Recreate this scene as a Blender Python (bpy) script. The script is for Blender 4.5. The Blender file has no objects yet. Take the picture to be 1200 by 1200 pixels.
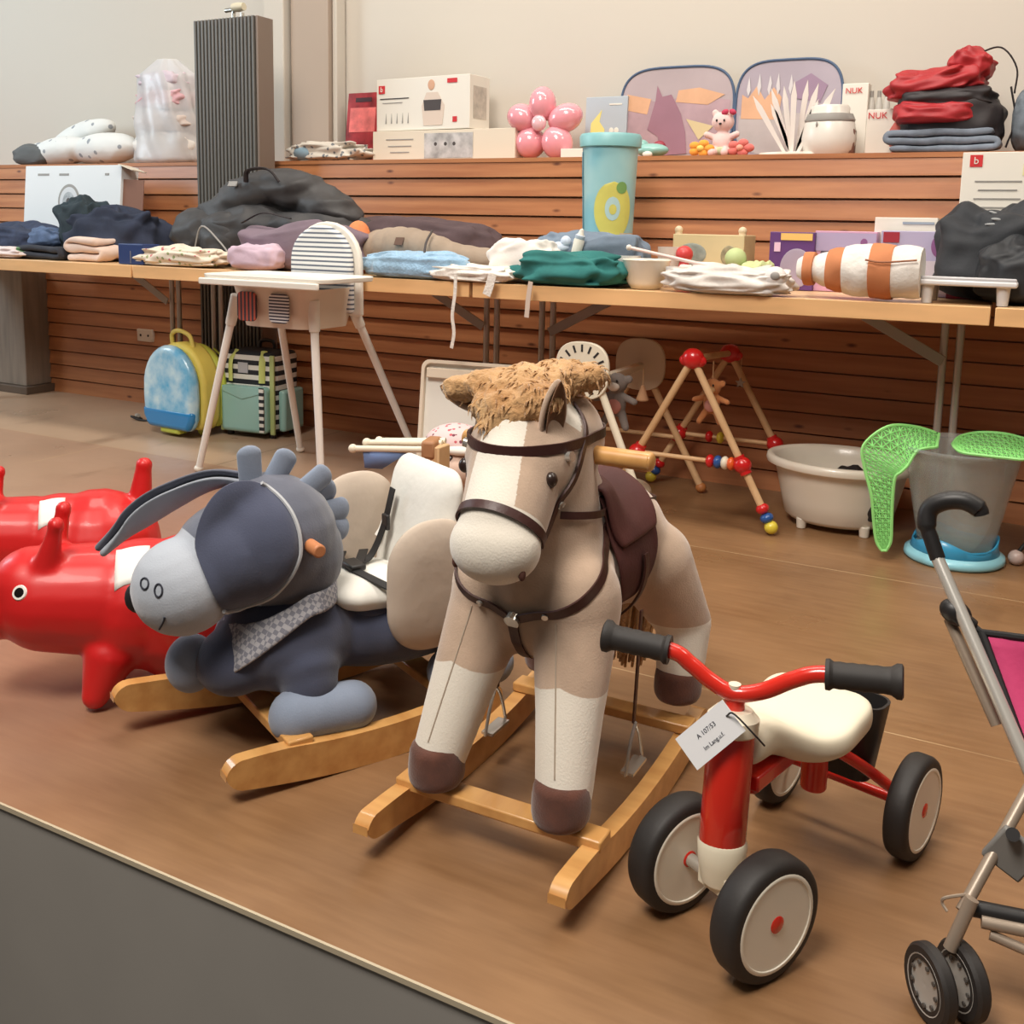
import bpy, bmesh, math, random
from mathutils import Vector, Matrix, Euler, noise
from mathutils.bvhtree import BVHTree

# ---------------------------------------------------------------- camera, world, light, exposure
SC = bpy.context.scene
COL = SC.collection
EYE = Vector((0, 0, .93))
CR = Vector((0.8812899, 0.4721618, 0.01978232))
CU = Vector((-0.08653924, 0.12008969, 0.98898404))
CF = Vector((-0.46458483, 0.87329359, -0.14669435))
cd = bpy.data.cameras.new('camera')
cd.sensor_width = 36; cd.lens = 36.0; cd.shift_y = -160 / 1200
cd.clip_start = .05
cam = bpy.data.objects.new('camera', cd); COL.objects.link(cam)
M3 = Matrix((CR, CU, -CF)).transposed()
cam.matrix_world = Matrix.Translation(EYE) @ M3.to_4x4()
SC.camera = cam
SC.view_settings.view_transform = 'Standard'
SC.view_settings.look = 'None'
SC.view_settings.gamma = 1
SC.view_settings.use_curve_mapping = False
SC.view_settings.exposure = 0.15

w = bpy.data.worlds.new('world'); SC.world = w; w.use_nodes = True
w.node_tree.nodes['Background'].inputs[0].default_value = (1, .93, .86, 1)
w.node_tree.nodes['Background'].inputs[1].default_value = .08

def area(name, loc, target, size, power, col, sy=None):
    l = bpy.data.lights.new(name, 'AREA'); l.energy = power; l.color = col; l.size = size
    if sy: l.shape = 'RECTANGLE'; l.size_y = sy
    o = bpy.data.objects.new(name, l); COL.objects.link(o)
    o.location = loc
    o.rotation_euler = (Vector(target) - Vector(loc)).to_track_quat('-Z', 'Y').to_euler()
    return o
area('ceiling_light_row', (-1.4, 2.55, 3.9), (-1.4, 2.75, 0), 4.2, 100, (1, .93, .84), .5)
area('ceiling_light_front', (-.9, -.55, 3.7), (-1.0, 2.0, .2), 1.3, 96, (1, .93, .85))
area('ceiling_light_right', (1.4, 1.9, 3.4), (-.4, 2.2, .3), .8, 22, (1, .88, .74))
area('stage_face_fill', (-1.5, -1.3, 5.2), (-1.2, .96, -.4), 1.5, 110, (1, .92, .82))  # added fill with no visible source, lifts the dark stage face
area('daylight_window', (-6.4, 1.6, 2.5), (-4.2, 3.9, 1.7), 1.6, 105, (.72, .88, 1))

# ---------------------------------------------------------------- measuring helpers
def ray(px, py):
    return CR * ((px - 600) / 1200) - CU * ((py - 440) / 1200) + CF
def AZ(px, py, z=0.0):
    v = ray(px, py); t = (z - EYE.z) / v.z
    return EYE + v * t
def AY(px, py, y):
    v = ray(px, py); return EYE + v * (y / v.y)

# ---------------------------------------------------------------- materials
def lin(c):
    return tuple(((x / 255) / 12.92 if x / 255 <= .04045 else ((x / 255 + .055) / 1.055) ** 2.4) for x in c) + (1,)
_m = {}
def mat(name, col, rough=.55, metal=0, var=0, vscale=8, bump=0, bscale=60, sheen=0, coat=0, trans=0, alpha=1, col2=None, stretch=None, bdist=.004):
    if name in _m: return _m[name]
    m = bpy.data.materials.new(name); m.use_nodes = True
    nt = m.node_tree; b = nt.nodes['Principled BSDF']
    I = b.inputs
    I['Base Color'].default_value = lin(col); I['Roughness'].default_value = rough; I['Metallic'].default_value = metal
    I['Sheen Weight'].default_value = sheen; I['Coat Weight'].default_value = coat
    I['Transmission Weight'].default_value = trans; I['Alpha'].default_value = alpha
    tc = nt.nodes.new('ShaderNodeTexCoord'); src = tc.outputs['Object']
    if stretch:
        mp = nt.nodes.new('ShaderNodeMapping'); mp.inputs['Scale'].default_value = stretch
        nt.links.new(src, mp.inputs[0]); src = mp.outputs[0]
    if var or col2:
        n = nt.nodes.new('ShaderNodeTexNoise'); n.inputs['Scale'].default_value = vscale; n.inputs['Detail'].default_value = 5
        nt.links.new(src, n.inputs['Vector'])
        r = nt.nodes.new('ShaderNodeValToRGB'); r.color_ramp.elements[0].position = .32; r.color_ramp.elements[1].position = .68
        c = lin(col)
        if col2: a, d = c, lin(col2)
        else:
            a = tuple(max(0, x * (1 - var)) for x in c[:3]) + (1,); d = tuple(min(1, x * (1 + var)) for x in c[:3]) + (1,)
        r.color_ramp.elements[0].color = a; r.color_ramp.elements[1].color = d
        nt.links.new(n.outputs['Fac'], r.inputs[0]); nt.links.new(r.outputs[0], I['Base Color'])
    if bump:
        n = nt.nodes.new('ShaderNodeTexNoise'); n.inputs['Scale'].default_value = bscale; n.inputs['Detail'].default_value = 3
        nt.links.new(src, n.inputs['Vector'])
        bp = nt.nodes.new('ShaderNodeBump'); bp.inputs['Strength'].default_value = bump; bp.inputs['Distance'].default_value = bdist
        nt.links.new(n.outputs['Fac'], bp.inputs['Height']); nt.links.new(bp.outputs[0], I['Normal'])
    _m[name] = m; return m
def nodes(m): return m.node_tree, m.node_tree.nodes['Principled BSDF']
def striped(name, c1, c2, scale, axis='Z', duty=.5, rough=.8, coords='Object'):
    m = mat(name, c1, rough); nt, b = nodes(m)
    tc = nt.nodes.new('ShaderNodeTexCoord'); sp = nt.nodes.new('ShaderNodeSeparateXYZ'); nt.links.new(tc.outputs[coords], sp.inputs[0])
    ml = nt.nodes.new('ShaderNodeMath'); ml.operation = 'MULTIPLY'; ml.inputs[1].default_value = scale; nt.links.new(sp.outputs[axis], ml.inputs[0])
    fr = nt.nodes.new('ShaderNodeMath'); fr.operation = 'FRACT'; nt.links.new(ml.outputs[0], fr.inputs[0])
    gt = nt.nodes.new('ShaderNodeMath'); gt.operation = 'GREATER_THAN'; gt.inputs[1].default_value = duty; nt.links.new(fr.outputs[0], gt.inputs[0])
    mx = nt.nodes.new('ShaderNodeMix'); mx.data_type = 'RGBA'; mx.inputs['A'].default_value = lin(c1); mx.inputs['B'].default_value = lin(c2)
    nt.links.new(gt.outputs[0], mx.inputs['Factor']); nt.links.new(mx.outputs['Result'], b.inputs['Base Color'])
    return m
def spotted(name, c1, c2, scale, thr=.25, rough=.85, c3=None):
    m = mat(name, c1, rough); nt, b = nodes(m)
    tc = nt.nodes.new('ShaderNodeTexCoord'); v = nt.nodes.new('ShaderNodeTexVoronoi'); v.inputs['Scale'].default_value = scale
    nt.links.new(tc.outputs['Object'], v.inputs['Vector'])
    lt = nt.nodes.new('ShaderNodeMath'); lt.operation = 'LESS_THAN'; lt.inputs[1].default_value = thr; nt.links.new(v.outputs['Distance'], lt.inputs[0])
    mx = nt.nodes.new('ShaderNodeMix'); mx.data_type = 'RGBA'; mx.inputs['A'].default_value = lin(c1); mx.inputs['B'].default_value = lin(c2)
    if c3:
        m2 = nt.nodes.new('ShaderNodeMix'); m2.data_type = 'RGBA'; m2.inputs['A'].default_value = lin(c2); m2.inputs['B'].default_value = lin(c3)
        sp = nt.nodes.new('ShaderNodeSeparateColor'); nt.links.new(v.outputs['Color'], sp.inputs[0])
        g = nt.nodes.new('ShaderNodeMath'); g.operation = 'GREATER_THAN'; g.inputs[1].default_value = .5; nt.links.new(sp.outputs[0], g.inputs[0])
        nt.links.new(g.outputs[0], m2.inputs['Factor']); nt.links.new(m2.outputs['Result'], mx.inputs['B'])
    nt.links.new(lt.outputs[0], mx.inputs['Factor']); nt.links.new(mx.outputs['Result'], b.inputs['Base Color'])
    return m

# ---------------------------------------------------------------- mesh helpers
def smooth_path(pts, n=8, closed=False):
    P = [Vector(p) for p in pts]
    if len(P) < 3: return P
    out = []; L = len(P); rng = range(L if closed else L - 1)
    for i in rng:
        p0 = P[(i - 1) % L] if (closed or i > 0) else P[0] * 2 - P[1]
        p1 = P[i]; p2 = P[(i + 1) % L]
        p3 = P[(i + 2) % L] if (closed or i + 2 < L) else P[-1] * 2 - P[-2]
        for k in range(n):
            t = k / n
            out.append(.5 * ((2 * p1) + (p2 - p0) * t + (2 * p0 - 5 * p1 + 4 * p2 - p3) * t * t + (3 * p1 - p0 - 3 * p2 + p3) * t ** 3))
    if not closed: out.append(P[-1])
    return out
class MB:
    def __init__(s): s.v = []; s.f = []; s.m = []
    def add(s, vs, fs, mi=0, M=None):
        o = len(s.v); s.v += [(M @ Vector(v)) if M else Vector(v) for v in vs]
        s.f += [tuple(i + o for i in f) for f in fs]; s.m += [mi] * len(fs); return s
    def box(s, c, d, rot=(0, 0, 0), mi=0, M=None):
        R = Euler(rot).to_matrix(); c = Vector(c); x, y, z = d[0] / 2, d[1] / 2, d[2] / 2
        vs = [c + R @ Vector((a * x, b * y, e * z)) for a in (-1, 1) for b in (-1, 1) for e in (-1, 1)]
        return s.add(vs, [(0, 1, 3, 2), (4, 6, 7, 5), (0, 4, 5, 1), (2, 3, 7, 6), (0, 2, 6, 4), (1, 5, 7, 3)], mi, M)
    def cyl(s, a, b, r0, r1=None, n=20, mi=0):
        a = Vector(a); b = Vector(b); r1 = r0 if r1 is None else r1
        q = (b - a).to_track_quat('Z', 'Y').to_matrix(); vs = []
        for p, r in ((a, r0), (b, r1)):
            for i in range(n):
                t = 2 * math.pi * i / n; vs.append(p + q @ Vector((r * math.cos(t), r * math.sin(t), 0)))
        fs = [(i, (i + 1) % n, n + (i + 1) % n, n + i) for i in range(n)] + [tuple(range(n - 1, -1, -1)), tuple(range(n, 2 * n))]
        return s.add(vs, fs, mi)
    def tube(s, pts, r, n=10, closed=False, sm=6, mi=0, flat=None):
        P = smooth_path(pts, sm, closed) if sm else [Vector(p) for p in pts]
        L = len(P); vs = []; prev = None
        for i, p in enumerate(P):
            t = (P[(i + 1) % L] - P[i - 1]) if closed else (P[min(i + 1, L - 1)] - P[max(i - 1, 0)])
            if t.length < 1e-9: t = Vector((0, 0, 1))
            t.normalize()
            if prev is None:
                ref = Vector((0, 0, 1)) if abs(t.z) < .9 else Vector((1, 0, 0))
                u = t.cross(ref).normalized()
            else: u = (prev - t * prev.dot(t)).normalized()
            prev = u; v = t.cross(u)
            rr = r(i / (L - 1)) if callable(r) else r
            for k in range(n):
                a = 2 * math.pi * k / n
                vs.append(p + u * math.cos(a) * rr * (flat[0] if flat else 1) + v * math.sin(a) * rr * (flat[1] if flat else 1))
        fs = []
        for i in range(L if closed else L - 1):
            j = (i + 1) % L
            for k in range(n): fs.append((i * n + k, i * n + (k + 1) % n, j * n + (k + 1) % n, j * n + k))
        if not closed: fs += [tuple(range(n - 1, -1, -1)), tuple((L - 1) * n + k for k in range(n))]
        return s.add(vs, fs, mi)
    def lathe(s, prof, n=32, c=(0, 0, 0), axis=(0, 0, 1), mi=0, sx=1, sy=1, closed=False):
        q = Vector(axis).to_track_quat('Z', 'Y').to_matrix(); c = Vector(c); vs = []
        for r, z in prof:
            for k in range(n):
                a = 2 * math.pi * k / n; vs.append(c + q @ Vector((r * sx * math.cos(a), r * sy * math.sin(a), z)))
        L = len(prof); fs = []
        for i in range(L if closed else L - 1):
            j = (i + 1) % L
            for k in range(n): fs.append((i * n + k, i * n + (k + 1) % n, j * n + (k + 1) % n, j * n + k))
        if not closed:
            if prof[0][0] > 1e-6: fs.append(tuple(range(n - 1, -1, -1)))
            if prof[-1][0] > 1e-6: fs.append(tuple((L - 1) * n + k for k in range(n)))
        return s.add(vs, fs, mi)
    def ell(s, c, r, rot=(0, 0, 0), n=20, mi=0):
        R = Euler(rot).to_matrix(); c = Vector(c); vs = []; h = n // 2
        vs.append(c + R @ Vector((0, 0, -r[2])))
        for i in range(1, h):
            p = -math.pi / 2 + math.pi * i / h
            for k in range(n):
                a = 2 * math.pi * k / n
                vs.append(c + R @ Vector((r[0] * math.cos(p) * math.cos(a), r[1] * math.cos(p) * math.sin(a), r[2] * math.sin(p))))
        vs.append(c + R @ Vector((0, 0, r[2]))); fs = []
        for k in range(n): fs.append((0, 1 + (k + 1) % n, 1 + k))
        for i in range(h - 2):
            for k in range(n): fs.append((1 + i * n + k, 1 + i * n + (k + 1) % n, 1 + (i + 1) * n + (k + 1) % n, 1 + (i + 1) * n + k))
        T = len(vs) - 1; b = 1 + (h - 2) * n
        for k in range(n): fs.append((T, b + k, b + (k + 1) % n))
        return s.add(vs, fs, mi)
    def cap(s, a, ra, b, rb, n=20, mi=0):
        a = Vector(a); b = Vector(b); L = (b - a).length; k = 7
        pr = [(ra * math.cos(t), ra * math.sin(t)) for t in [-math.pi / 2 + math.pi / 2 * i / k for i in range(k + 1)]]
        pr += [(rb * math.cos(t), L + rb * math.sin(t)) for t in [math.pi / 2 * i / k for i in range(k + 1)]]
        pr[0] = (1e-5, pr[0][1]); pr[-1] = (1e-5, pr[-1][1])
        return s.lathe(pr, n, a, b - a, mi)
    def prism(s, out, d0, d1, M=None, mi=0):
        # outline in local (x,z), extruded along y from d0 to d1
        n = len(out); vs = [(p[0], d0, p[1]) for p in out] + [(p[0], d1, p[1]) for p in out]
        fs = [(i, (i + 1) % n, n + (i + 1) % n, n + i) for i in range(n)] + [tuple(range(n - 1, -1, -1)), tuple(range(n, 2 * n))]
        return s.add(vs, fs, mi, M)
    def grid(s, f, nu, nv, cu=False, cv=False, mi=0):
        vs = [f(i / (nu if cu else nu - 1), j / (nv if cv else nv - 1)) for i in range(nu) for j in range(nv)]; fs = []
        for i in range(nu if cu else nu - 1):
            for j in range(nv if cv else nv - 1):
                fs.append((i * nv + j, ((i + 1) % nu) * nv + j, ((i + 1) % nu) * nv + (j + 1) % nv, i * nv + (j + 1) % nv))
        return s.add(vs, fs, mi)
    def mesh(s, name):
        me = bpy.data.meshes.new(name); me.from_pydata([tuple(v) for v in s.v], [], s.f)
        me.polygons.foreach_set('material_index', s.m); me.update()
        bm = bmesh.new(); bm.from_mesh(me); bmesh.ops.recalc_face_normals(bm, faces=bm.faces); bm.to_mesh(me); bm.free()
        return me
    def build(s, name, m, parent=None, smooth=True, bevel=0, sub=0, solid=0, sharp=.7, seg=2):
        me = s.mesh(name)
        for x in (m if isinstance(m, (list, tuple)) else [m]): me.materials.append(x)
        if smooth:
            me.polygons.foreach_set('use_smooth', [True] * len(me.polygons))
            if not sub: me.set_sharp_from_angle(angle=sharp)
        o = bpy.data.objects.new(name, me); COL.objects.link(o)
        if parent: o.parent = parent
        if solid:
            q = o.modifiers.new('solid', 'SOLIDIFY'); q.thickness = solid; q.offset = 0
        if bevel:
            q = o.modifiers.new('bevel', 'BEVEL'); q.width = bevel; q.segments = seg; q.limit_method = 'ANGLE'; q.angle_limit = .6; q.harden_normals = False
        if sub:
            q = o.modifiers.new('sub', 'SUBSURF'); q.levels = sub; q.render_levels = sub
        return o
def blob(mb, name, mats, parent=None, voxel=.008, it=6, fac=.5, face=None, warp=None, zone=None):
    """merge overlapping shapes into one continuous stuffed surface"""
    me = mb.mesh('tmp'); o = bpy.data.objects.new('tmp', me); COL.objects.link(o)
    q = o.modifiers.new('r', 'REMESH'); q.mode = 'VOXEL'; q.voxel_size = voxel
    q = o.modifiers.new('s', 'SMOOTH'); q.iterations = it; q.factor = fac
    dg = bpy.context.evaluated_depsgraph_get(); dg.update()
    out = bpy.data.meshes.new_from_object(o.evaluated_get(dg)); bpy.data.objects.remove(o); out.name = name
    out.materials.clear()
    if zone:
        at = out.attributes.new('zone', 'FLOAT', 'POINT'); at.data.foreach_set('value', [float(zone(v.co)) for v in out.vertices])
    for x in (mats if isinstance(mats, (list, tuple)) else [mats]): out.materials.append(x)
    if warp:
        nv = [v.co + warp(v.co.copy(), v.normal.copy()) for v in out.vertices]
        for v, c in zip(out.vertices, nv): v.co = c
    for p in out.polygons:
        p.use_smooth = True; p.material_index = face(p.center) if face else 0
    r = bpy.data.objects.new(name, out); COL.objects.link(r)
    if parent: r.parent = parent
    return r
def zoned(name, c1, c2, lo=.42, hi=.58, **k):
    m = mat(name, c1, **k); nt, b = nodes(m)
    a = nt.nodes.new('ShaderNodeAttribute'); a.attribute_name = 'zone'
    r = nt.nodes.new('ShaderNodeValToRGB'); r.color_ramp.elements[0].position = lo; r.color_ramp.elements[1].position = hi; nt.links.new(a.outputs['Fac'], r.inputs[0])
    x = nt.nodes.new('ShaderNodeMix'); x.data_type = 'RGBA'; nt.links.new(r.outputs[0], x.inputs['Factor'])
    if b.inputs['Base Color'].is_linked: nt.links.new(b.inputs['Base Color'].links[0].from_socket, x.inputs['A'])
    else: x.inputs['A'].default_value = lin(c1)
    x.inputs['B'].default_value = lin(c2); nt.links.new(x.outputs['Result'], b.inputs['Base Color']); return m
def sst(a, b, x):
    t = max(0, min(1, (x - a) / (b - a))); return t * t * (3 - 2 * t)
def bvh(o):
    me = o.data; return BVHTree.FromPolygons([v.co.copy() for v in me.vertices], [tuple(p.vertices) for p in me.polygons])
def strap(tree, c, u, v, width, a0=0, a1=360, n=64, off=.002, thick=.0035, reach=.6, closed=None, hint=None):
    """a leather band laid round a body: rays from outside towards the centre find the surface"""
    c = Vector(c); u = Vector(u).normalized(); v = Vector(v); v = (v - u * v.dot(u)).normalized(); w_ = u.cross(v)
    closed = (a1 - a0 >= 360) if closed is None else closed
    rows = []
    for i in range(n if closed else n + 1):
        t = math.radians(a0 + (a1 - a0) * i / n); d = u * math.cos(t) + v * math.sin(t)
        h = tree.ray_cast(c + d * reach, -d)
        if h[0] is None: continue
        p = h[0]; rows.append((p, d))
    # smooth radii
    R = [(p - c).length for p, d in rows]
    for _ in range(2):
        R = [(R[i - 1] + R[i] + R[(i + 1) % len(R)]) / 3 if (closed or 0 < i < len(R) - 1) else R[i] for i in range(len(R))]
    mb = MB(); vs = []
    for (p, d), r in zip(rows, R):
        for e, k in ((off, -1), (off + thick, -1), (off + thick, 1), (off, 1)):
            vs.append(c + d * (r + e) + w_ * k * width / 2)
    L = len(rows); fs = []
    for i in range(L if closed else L - 1):
        j = (i + 1) % L
        for k in range(4): fs.append((i * 4 + k, i * 4 + (k + 1) % 4, j * 4 + (k + 1) % 4, j * 4 + k))
    if not closed: fs += [(0, 1, 2, 3), (L * 4 - 4, L * 4 - 3, L * 4 - 2, L * 4 - 1)]
    mb.add(vs, fs); return mb
def rrect(w, h, r, n=5, cx=0, cz=0):
    out = []
    for qx, qz, a0 in ((1, 1, 0), (-1, 1, 90), (-1, -1, 180), (1, -1, 270)):
        for i in range(n + 1):
            a = math.radians(a0 + 90 * i / n); out.append((cx + qx * (w / 2 - r) + r * math.cos(a), cz + qz * (h / 2 - r) + r * math.sin(a)))
    return out

# ---------------------------------------------------------------- scene-graph helpers
def tag(o, label, cat, group=None, kind=None):
    o['label'] = label; o['category'] = cat
    if group: o['group'] = group
    if kind: o['kind'] = kind
    return o
def thing(name, label, cat, loc=(0, 0, 0), rz=0, group=None, tilt=(0, 0)):
    o = bpy.data.objects.new(name, None); COL.objects.link(o); o.empty_display_size = .05
    o.location = loc; o.rotation_euler = (tilt[0], tilt[1], rz); return tag(o, label, cat, group)
def struct(name, mb, m, **k):
    o = mb.build(name, m, **k); o['kind'] = 'structure'; return o
def copy_tree(o, parent=None):
    c = o.copy(); COL.objects.link(c)
    if parent: c.parent = parent
    for ch in list(o.children): copy_tree(ch, c)
    return c
def put(o, loc, rz=0, rot=None):
    o.location = loc; o.rotation_euler = rot if rot else (0, 0, rz); return o
def text(body, size, m, parent, loc, rot=(math.pi / 2, 0, 0), ext=.0006, align='CENTER', name='lettering'):
    c = bpy.data.curves.new(name, 'FONT'); c.body = body; c.size = size; c.extrude = ext; c.align_x = align; c.align_y = 'CENTER'
    c.resolution_u = 3
    c.materials.append(m); t_ = bpy.data.objects.new('tmp', c); COL.objects.link(t_)
    dg = bpy.context.evaluated_depsgraph_get(); me = bpy.data.meshes.new_from_object(t_.evaluated_get(dg)); bpy.data.objects.remove(t_)
    o = bpy.data.objects.new(name, me); COL.objects.link(o); o.parent = parent; o.location = loc; o.rotation_euler = rot
    return o

# cloth
def cloth_heap(name, label, cat, loc, dims, m, seed=0, wr=.16, freq=3.0, rz=0, n=44, flat=.75, ridges=1.0, group=None, parent=None, dirn=None, lean=0):
    """crumpled cloth lying in a soft heap: rounded, flat below, ridged folds above"""
    wx, wy, h = dims; rnd = Vector((seed * 7.31, seed * 3.7, seed * 1.9))
    mb = MB(); vs = []; N = n; H = n // 2; fs = []
    dn = math.radians(dirn if dirn is not None else (seed * 57) % 180)
    def pt(th, ph):
        cx, cy = math.cos(th), math.sin(th); cp, sp = math.cos(ph), math.sin(ph)
        e = .62
        f = lambda t: math.copysign(abs(t) ** e, t)
        x, y, z = f(cp) * f(cx), f(cp) * f(cy), f(sp)
        q = Vector((x, y, z)); qs = q * freq + rnd
        a = x * math.cos(dn) + y * math.sin(dn); b = -x * math.sin(dn) + y * math.cos(dn)
        wrp = noise.noise(q * 1.6 + rnd) * 1.2
        rg = 1 - abs(2 * noise.noise(Vector((a * 4.2 + wrp * 2, b * 1.2, z * 1.5)) * .9 + rnd))
        d = 1 + wr * (noise.noise(qs) * 1.1 + ridges * (rg - .6) * .8 + .3 * noise.noise(qs * 2.6))
        x *= d; y *= d; zz = z * d
        hz = (.78 + .35 * noise.noise(Vector((x, y, 0)) * 1.3 + rnd))
        zz = (zz * hz * .5 + .5 * flat) if z > 0 else (z * .5 * flat + .5 * flat)
        return Vector((x * wx / 2 + lean * zz * h, y * wy / 2, max(0, zz) * h))
    vs.append(pt(0, -math.pi / 2))
    for i in range(1, H):
        ph = -math.pi / 2 + math.pi * i / H
        for k in range(N): vs.append(pt(2 * math.pi * k / N, ph))
    vs.append(pt(0, math.pi / 2))
    for k in range(N): fs.append((0, 1 + (k + 1) % N, 1 + k))
    for i in range(H - 2):
        for k in range(N): fs.append((1 + i * N + k, 1 + i * N + (k + 1) % N, 1 + (i + 1) * N + (k + 1) % N, 1 + (i + 1) * N + k))
    T = len(vs) - 1; b0 = 1 + (H - 2) * N
    for k in range(N): fs.append((T, b0 + k, b0 + (k + 1) % N))
    zm = max(v.z for v in vs)
    for v in vs: v.z *= h / zm
    o = mb.add(vs, fs).build(name, m, parent, sub=1)
    if parent is None: tag(o, label, cat, group)
    return put(o, loc, rz)
def folded(name, label, cat, loc, dims, layers, m, seed=0, rz=0, wav=.006, group=None, parent=None):
    """a garment folded into layers: one serpentine sheet"""
    wx, wy, h = dims; t = h / layers; path = []
    for i in range(layers):
        z = t * (i + .5); xs = (-1, 1) if i % 2 == 0 else (1, -1)
        for k in range(9):
            u = xs[0] + (xs[1] - xs[0]) * k / 8; path.append(Vector((u * (wx / 2 - t * .5), 0, z)))
        if i < layers - 1:
            s_ = xs[1]
            for k in (1, 2, 3):
                a = math.pi * k / 4; path.append(Vector((s_ * (wx / 2 - t * .5 + math.sin(a) * t * .5), 0, z + (1 - math.cos(a)) * t * .5)))
    L = len(path); nv = 10; th = t * .44; rings = []
    for j in range(nv):
        y = -wy / 2 + wy * j / (nv - 1); ring = []
        for side in (1, -1):
            for i in (range(L) if side == 1 else range(L - 1, -1, -1)):
                tg = (path[min(i + 1, L - 1)] - path[max(i - 1, 0)]).normalized(); nn = Vector((-tg.z, 0, tg.x))
                p = path[i] + nn * th * side; ns = Vector((p.x * 9, y * 9, p.z * 12 + seed * 5))
                ed = 1 + .04 * noise.noise(Vector((p.z * 40, seed, 0)))
                ring.append(Vector((p.x + wav * noise.noise(ns), y * ed + wav * 2 * noise.noise(ns + Vector((9, 0, 0))), max(.001, p.z + wav * (noise.noise(ns * 1.3 + Vector((0, 7, 0))) * 1.3)))))
        rings.append(ring)
    n = len(rings[0]); mb = MB(); vs = [p for r in rings for p in r]; fs = []
    for j in range(nv - 1):
        for k in range(n): fs.append((j * n + k, j * n + (k + 1) % n, (j + 1) * n + (k + 1) % n, (j + 1) * n + k))
    for e in (0, nv - 1):
        for i in range(L - 1): fs.append((e * n + i, e * n + i + 1, e * n + n - 2 - i, e * n + n - 1 - i))
    o = mb.add(vs, fs).build(name, m, parent, sub=1)
    if parent is None: tag(o, label, cat, group)
    return put(o, loc, rz)
def carton(name, label, cat, loc, dims, m, rz=0, rot=None, group=None, bevel=.002):
    o = thing(name, label, cat, loc, rz, group)
    if rot: o.rotation_euler = rot
    MB().box((0, 0, dims[2] / 2), dims).build('carton', m, o, smooth=False, bevel=bevel)
    return o
def panel(parent, name, m, x, z, w, h, y, t=.0015, rot=(0, 0, 0)):
    return MB().box((x, y, z), (w, t, h), rot).build(name, m, parent, smooth=False)
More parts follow.
